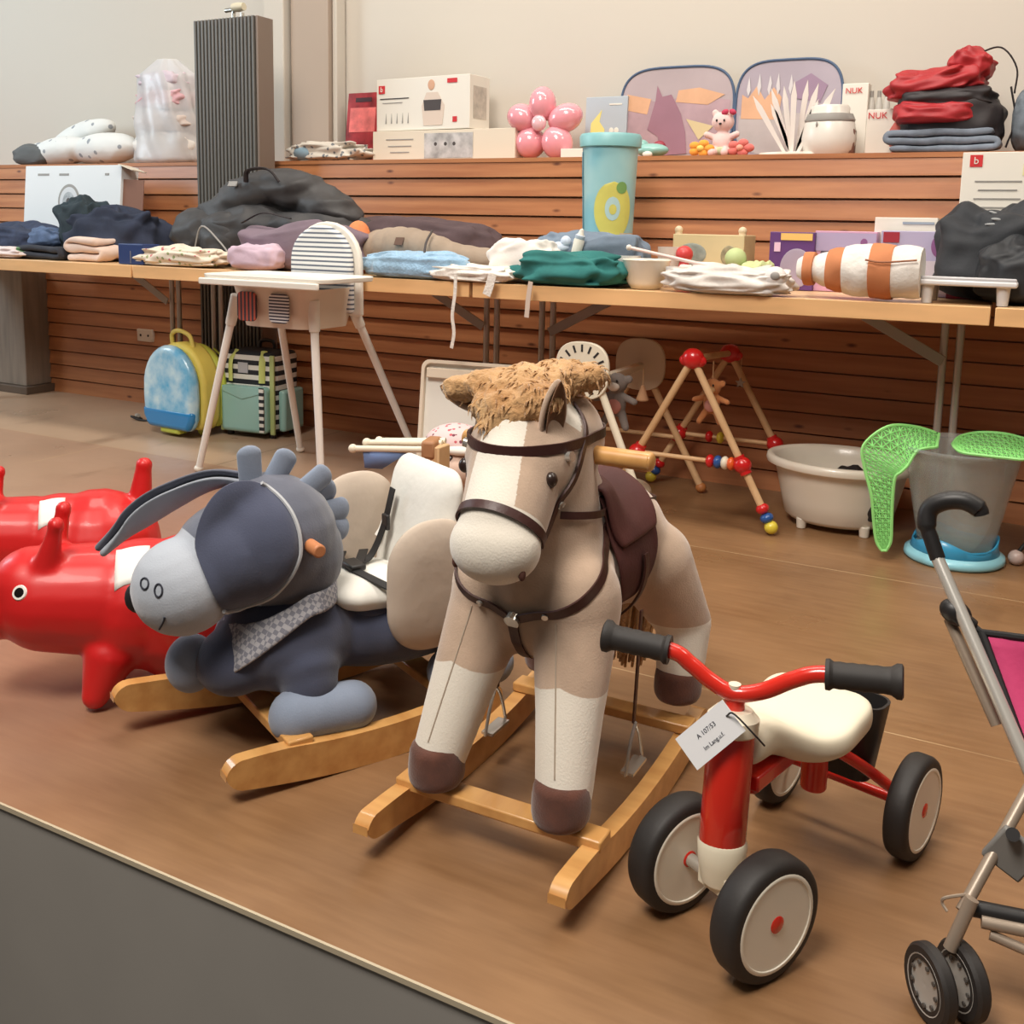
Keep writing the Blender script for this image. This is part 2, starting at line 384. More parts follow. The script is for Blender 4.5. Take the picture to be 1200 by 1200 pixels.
# ================================================================ THE SETTING
def floor_material():
    m = mat('floor_board', (150, 102, 62), .38, bump=.12, bscale=9); nt, b = nodes(m); N = nt.nodes; Lk = nt.links
    tc = N.new('ShaderNodeTexCoord'); P = tc.outputs['Object']
    def noise_(scale, det=5, st=None):
        src = P
        if st:
            mp = N.new('ShaderNodeMapping'); mp.inputs['Scale'].default_value = st; Lk.new(P, mp.inputs[0]); src = mp.outputs[0]
        n = N.new('ShaderNodeTexNoise'); n.inputs['Scale'].default_value = scale; n.inputs['Detail'].default_value = det; Lk.new(src, n.inputs['Vector']); return n.outputs['Fac']
    def ramp(f, a, c, ca=(0, 0, 0, 1), cc=(1, 1, 1, 1)):
        r = N.new('ShaderNodeValToRGB'); r.color_ramp.elements[0].position = a; r.color_ramp.elements[1].position = c
        r.color_ramp.elements[0].color = ca; r.color_ramp.elements[1].color = cc; Lk.new(f, r.inputs[0]); return r.outputs[0]
    def mix(f, A, B):
        x = N.new('ShaderNodeMix'); x.data_type = 'RGBA'
        for k, q in (('A', A), ('B', B), ('Factor', f)):
            if hasattr(q, 'is_linked'): Lk.new(q, x.inputs[k])
            else: x.inputs[k].default_value = q
        return x.outputs['Result']
    base = mix(ramp(noise_(2.6, 8), .3, .7), lin((112, 80, 52)), lin((152, 114, 78)))
    fine = mix(ramp(noise_(30, 4, (.25, 2.2, 1)), .35, .68), lin((134, 98, 67)), lin((157, 120, 85)))
    c = mix(.4, base, fine)
    # worn reddish sheet to the left, greyish boards behind; painted daylight lightens both
    sp = N.new('ShaderNodeSeparateXYZ'); Lk.new(P, sp.inputs[0])
    def ml(op, a, b_=None):
        x = N.new('ShaderNodeMath'); x.operation = op
        for i, q in enumerate((a, b_)):
            if q is None: continue
            if hasattr(q, 'is_linked'): Lk.new(q, x.inputs[i])
            else: x.inputs[i].default_value = q
        return x.outputs[0]
    nz = ml('MULTIPLY', ml('SUBTRACT', noise_(1.7), .5), .5)
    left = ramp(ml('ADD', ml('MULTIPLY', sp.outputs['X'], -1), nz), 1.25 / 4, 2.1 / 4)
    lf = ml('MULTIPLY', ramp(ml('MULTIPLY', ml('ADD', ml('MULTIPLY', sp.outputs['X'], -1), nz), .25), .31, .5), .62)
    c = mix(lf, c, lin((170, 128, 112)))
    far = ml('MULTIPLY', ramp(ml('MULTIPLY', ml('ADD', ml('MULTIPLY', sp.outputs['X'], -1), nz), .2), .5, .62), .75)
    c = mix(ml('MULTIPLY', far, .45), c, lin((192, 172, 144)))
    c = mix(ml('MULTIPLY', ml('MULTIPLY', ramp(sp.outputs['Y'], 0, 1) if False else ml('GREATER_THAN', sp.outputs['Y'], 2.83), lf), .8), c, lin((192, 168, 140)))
    # scuffs
    sc = ml('MULTIPLY', ramp(noise_(5, 9, (1, .5, 1)), .6, .72), .35)
    c = mix(sc, c, lin((84, 54, 32)))
    def seam(ax, pos, w_):
        return ml('LESS_THAN', ml('ABSOLUTE', ml('SUBTRACT', sp.outputs[ax], pos)), w_)
    f1 = ml('MAXIMUM', seam('Y', 2.83, .002), seam('Y', 1.93, .002))
    far_x = ml('GREATER_THAN', sp.outputs['Y'], 2.83)
    f2 = ml('MULTIPLY', ml('MAXIMUM', seam('X', -2.77, .0025), seam('X', -2.25, .0025)), far_x)
    f3 = ml('MULTIPLY', ml('MULTIPLY', seam('X', -3.38, .003), ml('LESS_THAN', sp.outputs['Y'], 2.83)), ml('GREATER_THAN', sp.outputs['Y'], 1.93))
    c = mix(ml('MULTIPLY', ml('MAXIMUM', f1, f3), ml('MULTIPLY', ramp(noise_(2.2), .3, .5), .75)), c, lin((190, 160, 122)))
    c = mix(ml('MULTIPLY', f2, .6), c, lin((70, 50, 34)))
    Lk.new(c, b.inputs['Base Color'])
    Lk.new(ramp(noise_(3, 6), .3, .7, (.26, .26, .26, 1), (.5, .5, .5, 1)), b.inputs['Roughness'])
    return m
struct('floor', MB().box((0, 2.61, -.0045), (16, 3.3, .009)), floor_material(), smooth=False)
struct('trim_1', MB().box((0, .958, -.003), (16, .004, .008)), mat('edge_strip', (190, 176, 150), .4), smooth=False)
struct('wall_front', MB().box((0, 1.0, -.51), (16, .078, 1.0)), mat('stage_face', (150, 146, 140), .7, var=.12, vscale=1.2), smooth=False)
struct('ground', MB().box((0, -1.5, -1.06), (16, 5, .04)), mat('hall_floor', (88, 78, 68), .5), smooth=False)

def wood_plank_material():
    m = mat('plank_wood', (196, 122, 74), .42, bump=.1, bscale=30); nt, b = nodes(m); N = nt.nodes; Lk = nt.links
    tc = N.new('ShaderNodeTexCoord'); P = tc.outputs['Object']
    mp = N.new('ShaderNodeMapping'); mp.inputs['Scale'].default_value = (.9, 1, 16); Lk.new(P, mp.inputs[0])
    n = N.new('ShaderNodeTexNoise'); n.inputs['Scale'].default_value = 2.2; n.inputs['Detail'].default_value = 8; Lk.new(mp.outputs[0], n.inputs['Vector'])
    r = N.new('ShaderNodeValToRGB'); e = r.color_ramp.elements; e[0].position = .3; e[1].position = .72
    e[0].color = lin((160, 99, 62)); e[1].color = lin((188, 127, 83)); Lk.new(n.outputs['Fac'], r.inputs[0])
    # knots
    mp2 = N.new('ShaderNodeMapping'); mp2.inputs['Scale'].default_value = (2.6, 1, 6.8); Lk.new(P, mp2.inputs[0])
    v = N.new('ShaderNodeTexVoronoi'); v.inputs['Scale'].default_value = 1.6; Lk.new(mp2.outputs[0], v.inputs['Vector'])
    kr = N.new('ShaderNodeValToRGB'); kr.color_ramp.elements[0].position = .03; kr.color_ramp.elements[1].position = .1
    kr.color_ramp.elements[0].color = (1, 1, 1, 1); kr.color_ramp.elements[1].color = (0, 0, 0, 1); Lk.new(v.outputs['Distance'], kr.inputs[0])
    x = N.new('ShaderNodeMix'); x.data_type = 'RGBA'; Lk.new(kr.outputs[0], x.inputs['Factor']); Lk.new(r.outputs[0], x.inputs['A']); x.inputs['B'].default_value = lin((94, 48, 28))
    Lk.new(x.outputs['Result'], b.inputs['Base Color']); return m
WOOD = wood_plank_material()
YW, ZL = 3.62, 1.185
mb = MB(); pitch = ZL / 16
for k in range(16):
    z0 = k * pitch; lip = .014
    # every board leans out at its foot and leaves a shadow line
    prof = [(0, 0), (lip, .0), (lip * .95, .006), (.004, pitch - .007), (-.010, pitch - .006), (-.010, pitch)]
    vs = []
    for x in (-6.6, 2.6):
        for (dy, dz) in prof: vs.append((x, YW - dy, z0 + dz))
    n = len(prof); mb.add(vs, [(i, i + 1, n + i + 1, n + i) for i in range(n - 1)])
mb.box((-2, YW + .03, ZL / 2), (9.2, .03, ZL - .01))
mb.box((-2, YW + .19, ZL - .008), (9.2, .4, .016))
struct('wall_back', mb, WOOD, smooth=False)
PL = mat('plaster', (200, 192, 180), .85, bump=.05, bscale=14)
struct('wall_upper', MB().box((-2, YW + .42, 2.6), (9.2, .06, 2.9)), PL, smooth=False)
px0, px1 = AY(345, 100, 3.93).x, AY(388, 100, 3.93).x
mb = MB().box(((px0 + px1) / 2, 3.955, 2.6), (px1 - px0, .09, 2.84), mi=0)
struct('trim_2', mb, mat('plaster_darker', (174, 156, 140), .85), smooth=False)  # pilaster in a darker, browner tone than the wall plaster
pa, pb = AY(313, 100, 3.9).x, AY(336, 100, 3.9).x
struct('trim_3', MB().box(((pa + pb) / 2, 3.94, 2.6), (pb - pa, .12, 2.84)).box((px1 + .02, 3.965, 2.6), (.025, .07, 2.84)), PL, smooth=False, bevel=.006)
struct('wall_left', MB().box((-6.62, 2.3, 1.7), (.06, 3.5, 4.6)), PL, smooth=False)

# socket on the planks
p = AY(170, 393, YW - .02)
so = thing('wall_socket', 'beige double socket on the planks above the round-topped suitcase', 'socket', (p.x, YW - .013, p.z))
MB().box((0, 0, 0), (.105, .022, .062)).build('cover_plate', mat('socket_beige', (205, 186, 168), .5), so, bevel=.004)
for s_ in (-1, 1):
    MB().cyl((s_ * .026, -.0115, 0), (s_ * .026, -.0125, 0), .006, n=16).build('socket_hole', mat('hole_dark', (40, 28, 24), .6), so)

# radiator
ra, rb_ = AY(234, 225, 3.46), AY(304, 225, 3.46)
rw = rb_.x - ra.x; ztop = AY(234, 25, 3.46).z
r_ = thing('radiator', 'tall dark grey column radiator with narrow vertical fins', 'radiator', ((ra.x + rb_.x) / 2, 3.51, 0))
DG = mat('radiator_grey', (94, 90, 84), .5)
mb = MB(); nf = 17
for i in range(nf):
    x = -rw / 2 + rw * (i + .5) / nf
    mb.box((x, -.05, (ztop + .12) / 2), (rw / nf * .55, .035, ztop - .12))
    mb.box((x, -.04, (ztop + .12) / 2), (rw / nf * 1.02, .012, ztop - .12))
mb.build('fins', DG, r_, bevel=.002)
MB().box((0, .005, (ztop + .12) / 2), (rw, .06, ztop - .14)).build('body', DG, r_, bevel=.004)
MB().box((rw / 2 + .006, -.01, (ztop + .12) / 2), (.012, .1, ztop - .12)).build('side_panel', mat('radiator_side', (120, 104, 92), .5), r_, bevel=.003)
for x in (0, .05): MB().cyl((x, 0, ztop - .02), (x, 0, ztop + .03), .009).build('pipe', mat('chrome', (200, 195, 185), .25, 1), r_)
MB().tube([(0, 0, ztop + .03), (.0, 0, ztop + .045), (-.045, 0, ztop + .045)], .009).build('pipe', mat('chrome', (200, 195, 185), .25, 1), r_)
MB().lathe([(.0, -.03), (.018, -.03), (.02, 0), (.016, .03), (0, .03)], c=(.03, 0, ztop + .055), axis=(1, 0, 0)).build('valve', mat('valve_cream', (206, 196, 170), .5), r_)
for x in (-rw * .3, rw * .3):
    for z_ in (ztop * .75, .35): MB().box((x, .055, z_), (.03, .07, .03)).build('bracket', DG, r_)
    MB().box((x, 0, .065), (.03, .04, .13)).build('foot', DG, r_)

# grey cabinet at the far left
c0, c1 = AY(-40, 400, 3.46), AY(28, 400, 3.46)
cb = thing('cabinet', 'grey wooden cabinet under the table at the far left, on a thin plinth', 'cabinet', ((c0.x + c1.x) / 2, 3.54, 0))
GW = mat('grey_wood', (128, 116, 104), .55, var=.15, vscale=6, stretch=(6, 6, .6))
MB().box((0, 0, .35), (c1.x - c0.x, .15, .62)).build('carcass', GW, cb, bevel=.004)
MB().box((0, -.01, .02), (c1.x - c0.x + .06, .18, .04)).build('plinth', mat('plinth_dark', (90, 76, 64), .6), cb, bevel=.003)
MB().box((-.02, -.078, .35), (.012, .006, .6)).build('door_edge', mat('edge_white', (205, 200, 190), .5), cb, smooth=False)

# ================================================================ TABLES
TT = mat('table_edge_wood', (232, 184, 130), .35, var=.1, vscale=3, stretch=(1, 6, 6))
TOPC = mat('table_top_wood', (224, 184, 136), .35, var=.06, vscale=4, stretch=(1, 6, 1))
CHR = mat('leg_metal', (190, 180, 170), .3, .5)
GREY = mat('brace_grey', (158, 148, 140), .45, .3)
ZT = .735
def table(x0, x1, y0, y1, label, legs, braces, dep=.52):
    dx, dy = x1 - x0, y1 - y0; L = math.hypot(dx, dy); rz = math.atan2(dy, dx)
    t = thing('folding_table', label, 'table', (x0 + .006, y0, 0), rz, 'row of folding tables along the plank wall')
    MB().box((L / 2, dep / 2, ZT - .024), (L - .012, dep, .045)).build('table_top', TOPC, t, bevel=.004)
    MB().box((L / 2, -.004, ZT - .026), (L - .012, .008, .05)).build('edge_band', TT, t, bevel=.002)
    for lx, ly in legs:
        for k in (-.022, .022):
            MB().cyl((lx + k, ly, .02), (lx + k, ly, ZT - .045), .0115, n=14).build('leg', CHR, t)
        MB().cyl((lx, ly - (.12 if ly > .45 else .22), .014), (lx, ly + .03, .014), .013).build('foot_bar', CHR, t)
    for (lx, ly, s) in braces:
        a = Vector((lx + s * .02, ly - .03, ZT - .19)); b = Vector((lx + s * .28, ly - .03, ZT - .048)); d = b - a
        MB().box((a + b) / 2, (d.length, .006, .034), (0, -math.atan2(d.z, d.x), 0)).build('brace', GREY, t, bevel=.002)
    return t
YF = 2.93
xs = [AY(155, 318, YF).x, AY(551, 345, YF + .02).x, AY(1161, 365, YF + .1).x]
def lx_of(px, x0, y=3.34): return AY(px, 400, y).x - x0
table(xs[0] - 1.7, YF and xs[0], YF, YF, 'folding table with wooden edge carrying jeans, cream top and dark blue box', [(.2, .3), (lx_of(206, xs[0] - 1.7, 3.42), .49)], [(lx_of(206, xs[0] - 1.7, 3.42), .49, -1)])
table(xs[0], xs[1], YF, YF + .02, 'folding table behind the white highchair, piled with the big black bag', [(lx_of(256, xs[0], 3.42), .49), (lx_of(573, xs[0]), .41)], [(lx_of(573, xs[0]), .41, -1)])
table(xs[1], xs[2], YF + .02, YF + .09, 'longest visible folding table, above the wooden play gym and baby bath', [(lx_of(645, xs[1]), .38), (lx_of(1120, xs[1]), .32)], [(lx_of(645, xs[1]), .38, 1), (lx_of(1120, xs[1]), .32, -1)], .58)
table(xs[2], xs[2] + 1.5, YF + .09, YF + .09, 'folding table at the right edge under the black jacket heap', [(1.2, .3)], [], .58)
# ================================================================ PLUSH ROCKING HORSE
PLUSH = dict(rough=.95, sheen=.45, bump=.5, bscale=330, bdist=.0012)
HB = mat('horse_plush', (190, 164, 142), var=.12, vscale=22, **PLUSH)
HZ = zoned('horse_body_plush', (190, 164, 142), (230, 222, 208), var=.14, vscale=14, **PLUSH)
HW = mat('horse_white_plush', (232, 224, 208), var=.05, vscale=22, **PLUSH)
HM = mat('mane_plush', (206, 166, 118), rough=.9, sheen=.3, bump=1, bscale=160, col2=(170, 124, 76), vscale=16)
HH = mat('hoof_plush', (92, 52, 38), rough=.9, sheen=.4, bump=.6, bscale=300, bdist=.0012, var=.25, vscale=30)
LE = mat('strap_leather', (64, 34, 30), .45, bump=.15, bscale=120)
SD = mat('saddle_suede', (76, 36, 34), .75, var=.12, vscale=14, sheen=.0, bump=.2, bscale=160)
BW = mat('birch_wood', (222, 170, 104), .35, coat=.3, col2=(198, 142, 80), vscale=3, stretch=(2, 9, 9))
BWX = mat('birch_wood_cross', (220, 168, 102), .35, coat=.3, col2=(200, 146, 84), vscale=3, stretch=(9, 2, 9))
METAL = mat('silver_metal', (206, 202, 194), .25, .7)
BLACK = mat('black_plastic', (34, 32, 32), .45)

def rocker_mb(x, y0, y1, R, hgt, th, tip=.0):
    """bent wooden runner in the y-z plane"""
    top = []; bot = []; n = 26
    us = [0, .002, .006, .013, .023, .036, .05] + [.05 + .9 * i / 24 for i in range(1, 24)] + [.95, .964, .977, .987, .994, .998, 1]
    for u_ in us:
        y = y0 + (y1 - y0) * u_; z = y * y / (2 * R)
        e = min(1, min(y - y0, y1 - y) / (hgt * .5))
        k = math.sqrt(max(0, 1 - (1 - e) ** 2)) if e < 1 else 1
        c = z + hgt / 2; hh = hgt / 2 * max(.03, k)
        dip = tip * max(0, 1 - (y - y0) / .12) ** 1.5
        top.append((y, c + hh - dip)); bot.append((y, c - hh - dip * .2))
    out = top + bot[::-1]
    mb = MB(); n2 = len(out)
    vs = [(x - th / 2, p[0], p[1]) for p in out] + [(x + th / 2, p[0], p[1]) for p in out]
    m = len(top); fs = [(i, (i + 1) % n2, n2 + (i + 1) % n2, n2 + i) for i in range(n2)]
    for i in range(m - 1):
        a, b_, c_, d = i, i + 1, n2 - 2 - i, n2 - 1 - i
        fs.append((a, b_, c_, d)); fs.append((n2 + a, n2 + d, n2 + c_, n2 + b_))
    return mb.add(vs, fs)

H = thing('rocking_horse', 'beige and white plush rocking horse with brown saddle on light wooden rockers', 'rocking horse', (-.67, 1.45, 0), 0)
for s_ in (-1, 1):
    rocker_mb(s_ * .158, -.335, .27, 1.35, .05, .026, .02).build('rocker', BW, H, bevel=.005, sharp=.5)
MB().box((0, -.205, .070), (.345, .04, .018)).build('crossbar', BWX, H, bevel=.003)
MB().box((0, .18, .070), (.345, .04, .018)).build('crossbar', BWX, H, bevel=.003)
mb = MB()
mb.ell((0, .05, .39), (.112, .21, .105)).ell((0, -.075, .385), (.118, .10, .125)).ell((0, .16, .385), (.118, .115, .118))
mb.cap((0, -.07, .44), .094, (0, -.085, .60), .074).cyl((0, .0, .44), (0, -.06, .58), .09, .06)
mb.cap((-.022, -.10, .622), .079, (.0, -.205, .515), .064)
mb.ell((.002, -.235, .482), (.069, .055, .055), (.5, 0, 0)).ell((-.022, -.10, .66), (.06, .06, .045)).ell((.0, -.03, .60), (.075, .06, .08))
for s_ in (-1, 1):
    mb.ell((s_ * .052 - .016, -.12, .58), (.036, .06, .06))           # cheeks
    mb.cyl((s_ * .07, -.10, .36), (s_ * .092, -.165, .22), .068, .050).cap((s_ * .092, -.165, .22), .050, (s_ * .105, -.205, .125), .042)
    mb.ell((s_ * .068, -.10, .37), (.07, .075, .085))
    mb.cap((s_ * .08, .19, .35), .075, (s_ * .125, .25, .23), .05).cap((s_ * .125, .25, .23), .05, (s_ * .13, .225, .15), .043)
def horse_zone(c):
    # sewn panels: white stockings, white muzzle, blaze and forehead
    if c.y < -.05: st = 1 - sst(.272 - .35 * abs(abs(c.x) - .09), .282 - .35 * abs(abs(c.x) - .09), c.z)
    elif c.y > .12: st = 1 - sst(.235, .245, c.z)
    else: st = 0
    hd = 0
    A = Vector((-.022, -.10, .622)); B = Vector((0, -.235, .482)); ab = B - A; t = (c - A).dot(ab) / ab.dot(ab); dd = (c - A - ab * max(0, min(1, t))).length
    if t > -.7 and dd < .096 and c.y < -.05:
        mz = sst(.80, .84, t) if c.y < -.175 else 0
        q = c - (A + ab * t); cx = q.x; front = Vector((0, -.7, .72)).dot(q)
        wd = .030 + .012 * max(0, t) + .05 * max(0, .12 - t)
        bl = (1 - sst(wd - .002, wd + .004, abs(cx))) * sst(-.005, .012, front)
        fh = sst(.02, .0, t + 0) if t < .02 else 0
        fh = 1 - sst(-.02, .05, t) if front > .0 else 0
        hd = max(mz, bl, fh)
    return max(st, hd)
horse = blob(mb, 'body', [HZ], H, voxel=.006, it=9, zone=horse_zone)
T = bvh(horse)
def hoof(x, y, z, top, r=.043, tilt=0):
    mb = MB().lathe([(0, z), (r * .8, z), (r * 1.0, z + .012), (r * 1.02, z + .03), (r * .97, top - .008), (r * .86, top), (0, top)], n=28, c=(0, 0, 0), sy=1.08)
    R = Matrix.Translation((x, y, 0)) @ Matrix.Translation((0, 0, top)) @ Matrix.Rotation(tilt, 4, 'X') @ Matrix.Translation((0, 0, -top))
    mb.v = [R @ v for v in mb.v]; return mb.build('hoof', HH, H, sub=1)
for s_ in (-1, 1):
    hoof(s_ * .105, -.212, .081, .150, .0425)
    hoof(s_ * .13, .218, .095, .158, .042)
# leather tack
hc = Vector((-.022, -.10, .622)); ax = (Vector((.0, -.205, .515)) - hc).normalized()
up = Vector((0, ax.z, -ax.y)) * -1
tack = []
def ringstrap(name, c, u, v, w_, **k): return strap(T, c, u, v, w_, **k).build(name, LE, H, sharp=.9)
X = Vector((1, 0, 0))
b1 = ringstrap('browband', hc + ax * .01, X, (0, -.96, -.02), .015)
b2 = ringstrap('noseband', hc + ax * .168, X, (0, ax.z, -ax.y), .013, reach=.3, off=.002, a0=-28, a1=208)
b3 = ringstrap('cheek_strap', Vector((-.016, -.115, .585)), Vector((0, -.42, -.62)), (1, 0, 0), .011, a0=10, a1=150)
b5 = ringstrap('cheek_strap', Vector((-.016, -.115, .585)), Vector((0, -.42, -.62)), (-1, 0, 0), .011, a0=10, a1=150)
b4 = ringstrap('rein', Vector((0, -.06, .50)), X, Vector((0, -.9, .14)), .011, a0=-80, a1=55, off=.004)
_c = Vector((0, -.035, .435)); _v = Vector((0, -.86, -.52)).normalized()
for s_ in (-1, 1):
    _u = Vector((s_, .25, .50)).normalized(); ringstrap('breast_collar', _c, _u, _v, .015, a0=0, a1=math.degrees(_u.angle(_v)) + 3, closed=False)
cc = Vector((0, -.035, .435)); cv = Vector((0, -.86, -.52)).normalized()
h_ = T.ray_cast(cc + cv * .6, -cv); BZ = h_[0]
MB().cyl(BZ - cv * .002, BZ + cv * .009, .012, n=24).build('collar_badge', METAL, H)
for q_ in (-1, 1):
    d_ = (cv * math.cos(math.radians(20)) + (Vector((q_, .25, .50)).normalized() - cv * Vector((q_, .25, .50)).normalized().dot(cv)).normalized() * math.sin(math.radians(20))); h_ = T.ray_cast(cc + d_ * .6, -d_)
    MB().cyl(h_[0], h_[0] + d_ * .009, .005, n=12).build('rivet', METAL, H)
mb = MB(); ps = []
for i in range(9):
    z = BZ.z - .005 - .075 * i / 8; h_ = T.ray_cast(Vector((0, -.6, z)), Vector((0, 1, 0)))
    ps.append((h_[0] if h_[0] else Vector((0, -.14, z))) + Vector((0, -.003, 0)))
vs = []
for p in ps: vs += [p + Vector((-.008, 0, 0)), p + Vector((-.008, -.003, 0)), p + Vector((.008, -.003, 0)), p + Vector((.008, 0, 0))]
mb.add(vs, [(i * 4 + k, i * 4 + (k + 1) % 4, i * 4 + 4 + (k + 1) % 4, i * 4 + 4 + k) for i in range(8) for k in range(4)])
mb.build('collar_drop', LE, H)
def onb(o, d):
    h_ = T.ray_cast(Vector(o), Vector(d).normalized()); return h_
for s_ in (-1, 1):
    for (o, dd) in (((s_ * .4, -.30, .53), (-s_, .45, 0)), ((s_ * .4, -.14, .60), (-s_, 0, 0))):
        h_ = onb(o, dd)
        if h_[0]: MB().cyl(h_[0] - h_[1] * .001, h_[0] + h_[1] * .008, .0075, n=16).build('rivet', METAL, H)
SEAM = mat('seam_thread', (176, 160, 142), .9)
for s_ in (-1, 1):
    ps = []
    for i in range(14):
        z = .16 + .20 * i / 13; x = s_ * (.105 - .035 * i / 13); h_ = T.ray_cast(Vector((x, -.6, z)), Vector((0, 1, 0)))
        if h_[0]: ps.append(h_[0] + h_[1] * .0004)
    MB().tube(ps, .0012, n=6, sm=2).build('leg_seam', SEAM, H)
# eyes, nostril
EYEM = mat('eye_dark', (44, 28, 22), .35, coat=.25)
for s_ in (-1, 1):
    h_ = onb((s_ * .30 - .022, -.40, .572), (-s_ * .24, .245, 0))
    if h_[0]:
        MB().ell(h_[0], (.010, .010, .0115)).build('eye', EYEM, H)
    h_ = onb((s_ * .3, -.42, .455), (-s_ * .25, .17, .0))
    if h_[0]: MB().ell(h_[0], (.005, .006, .009)).build('nostril', mat('nostril_dark', (92, 56, 46), .8), H)
# ears
def ear(base, tip, face, wid, name='ear'):
    base = Vector(base); tip = Vector(tip); a = tip - base; L = a.length; a.normalize(); f = Vector(face); f = (f - a * f.dot(a)).normalized(); s = a.cross(f)
    def shell(k, w_, off):
        vs = []
        for i in range(11):
            t = i / 10; ww = w_ * (math.sin(math.pi * min(1, .28 + t * .72)) ** .7 if t < 1 else 0)
            for j in range(9):
                q = -1 + 2 * j / 8
                vs.append(base + a * (L * t) + s * (ww * q) + f * (off - k * (1 - q * q) * .55 * ww))
        return vs
    fs = [(i * 9 + j, i * 9 + j + 1, (i + 1) * 9 + j + 1, (i + 1) * 9 + j) for i in range(10) for j in range(8)]
    e = MB().add(shell(1, wid, 0), fs).build(name, HB, H, solid=.008, sub=1)
    MB().add(shell(1, wid * .72, .0045), fs).build('ear_lining', mat('ear_dark', (134, 100, 76), .9, bump=.5, bscale=200), e, solid=.002, sub=1)
    return e
ear((.040, -.138, .628), (.054, -.150, .712), (1, -.35, 0), .026)
ear((-.08, -.10, .665), (-.160, -.125, .680), (0, -1, .25), .028)
# mane: a soft crest of fur tufts over poll and forehead, running down the neck
rnd = random.Random(4)
mb = MB()
mb.ell((-.03, -.095, .692), (.075, .055, .035), (.3, 0, 0)).ell((-.03, -.15, .668), (.06, .03, .03), (.9, 0, 0)).ell((-.035, -.168, .642), (.026, .016, .026), (.7, 0, 0))
mb.ell((.0, -.05, .705), (.058, .05, .03), (0, -.2, 0)).ell((.0, -.0, .64), (.03, .035, .07)).ell((0, .01, .57), (.026, .03, .08)).ell((.045, -.035, .712), (.035, .03, .022))
mb.ell((-.085, -.11, .695), (.05, .035, .024), (0, -.1, 0)).ell((-.125, -.12, .690), (.03, .026, .022))
def fluff(c, n): return n * (.006 * noise.noise(c * 55) + .004 * noise.noise(c * 120))
mb.ell((.012, -.135, .688), (.045, .03, .024))
for v in mb.v: v.z -= .010
mane = blob(mb, 'mane', HM, H, voxel=.006, it=4, warp=fluff)
TM = bvh(mane); mb = MB()
for i in range(1500):
    a = rnd.uniform(0, 2 * math.pi); zz = rnd.uniform(.53, .74); d = Vector((math.cos(a), math.sin(a), rnd.uniform(-.6, .6))).normalized()
    c = Vector((rnd.uniform(-.05, .05), rnd.uniform(-.14, .0), zz))
    h_ = TM.ray_cast(c + d * .4, -d)
    if not h_[0]: continue
    p = h_[0]; nr = h_[1]; down = Vector((rnd.uniform(-.5, .5), -.35 if p.y < -.06 else .3, -1)); g = (down - nr * down.dot(nr)).normalized()
    L = rnd.uniform(.010, .02)
    mb.tube([p - nr * .002, p + nr * .002 + g * L * .5, p + nr * .0005 + g * L], lambda t: .0022 * (1 - .85 * t), n=4, sm=2)
mb.build('fur_tufts', HM, mane)
mb = MB()
for i in range(70):
    x = rnd.uniform(-.03, .03); y = rnd.uniform(-.015, .015)
    mb.tube([(x * .3, .265 + y * .4, .43), (x * .8, .33 + y, .40), (x * 1.3, .345 + y * 1.4, .30), (x * 1.4, .32 + y, .20), (x * 1.1, .30 + y, .115 + rnd.uniform(-.02, .03))], lambda t: .007 * (1 - .6 * t), n=5, sm=4)
mb.build('tail', HM, H)
# saddle: three suede pieces laid on the back
def saddle_piece(name, y0, y1, aL, off, thick, m, taper=0, cant=0):
    nu, nv = 26, 12; rows = []
    for k in (0, 1):
        for i in range(nu):
            a = math.radians(-aL + 2 * aL * i / (nu - 1))
            for j in range(nv):
                v = j / (nv - 1); fr = 1 - taper * (abs(a) / math.radians(aL)) ** 3
                y = (y0 + y1) / 2 + (y1 - y0) / 2 * (2 * v - 1) * fr
                d = Vector((math.sin(a), 0, math.cos(a))); c = Vector((0, y, .40))
                h_ = T.ray_cast(c + d * .5, -d); r = (h_[0] - c).length if h_[0] else .1
                r = min(r, .128 if abs(a) < .5 else .14)
                e = off + thick * k + cant * (max(0, 2 * abs(v - .45)) ** 3) * max(0, math.cos(a)) ** 2
                rows.append(c + d * (r + e))
    fs = []; S = nu * nv
    for i in range(nu - 1):
        for j in range(nv - 1):
            q = (i * nv + j, i * nv + j + 1, (i + 1) * nv + j + 1, (i + 1) * nv + j); fs.append(q); fs.append(tuple(S + t for t in q[::-1]))
    rim = [i * nv for i in range(nu)] + [(nu - 1) * nv + j for j in range(1, nv)] + [i * nv + nv - 1 for i in range(nu - 2, -1, -1)] + [j for j in range(nv - 2, 0, -1)]
    for a_, b_ in zip(rim, rim[1:] + rim[:1]): fs.append((a_, b_, S + b_, S + a_))
    return MB().add(rows, fs).build(name, m, H, sub=1)
saddle_piece('saddle_flap', -.045, .14, 122, .004, .005, SD, taper=.45)
saddle_piece('saddle_seat', -.045, .150, 72, .008, .010, mat('saddle_top', (84, 42, 39), .7, var=.1, vscale=14, sheen=.0, bump=.2, bscale=160), taper=.3, cant=.006)
ringstrap('girth', Vector((0, .05, .39)), X, (0, 0, 1), .016, a0=170, a1=370, off=.012)
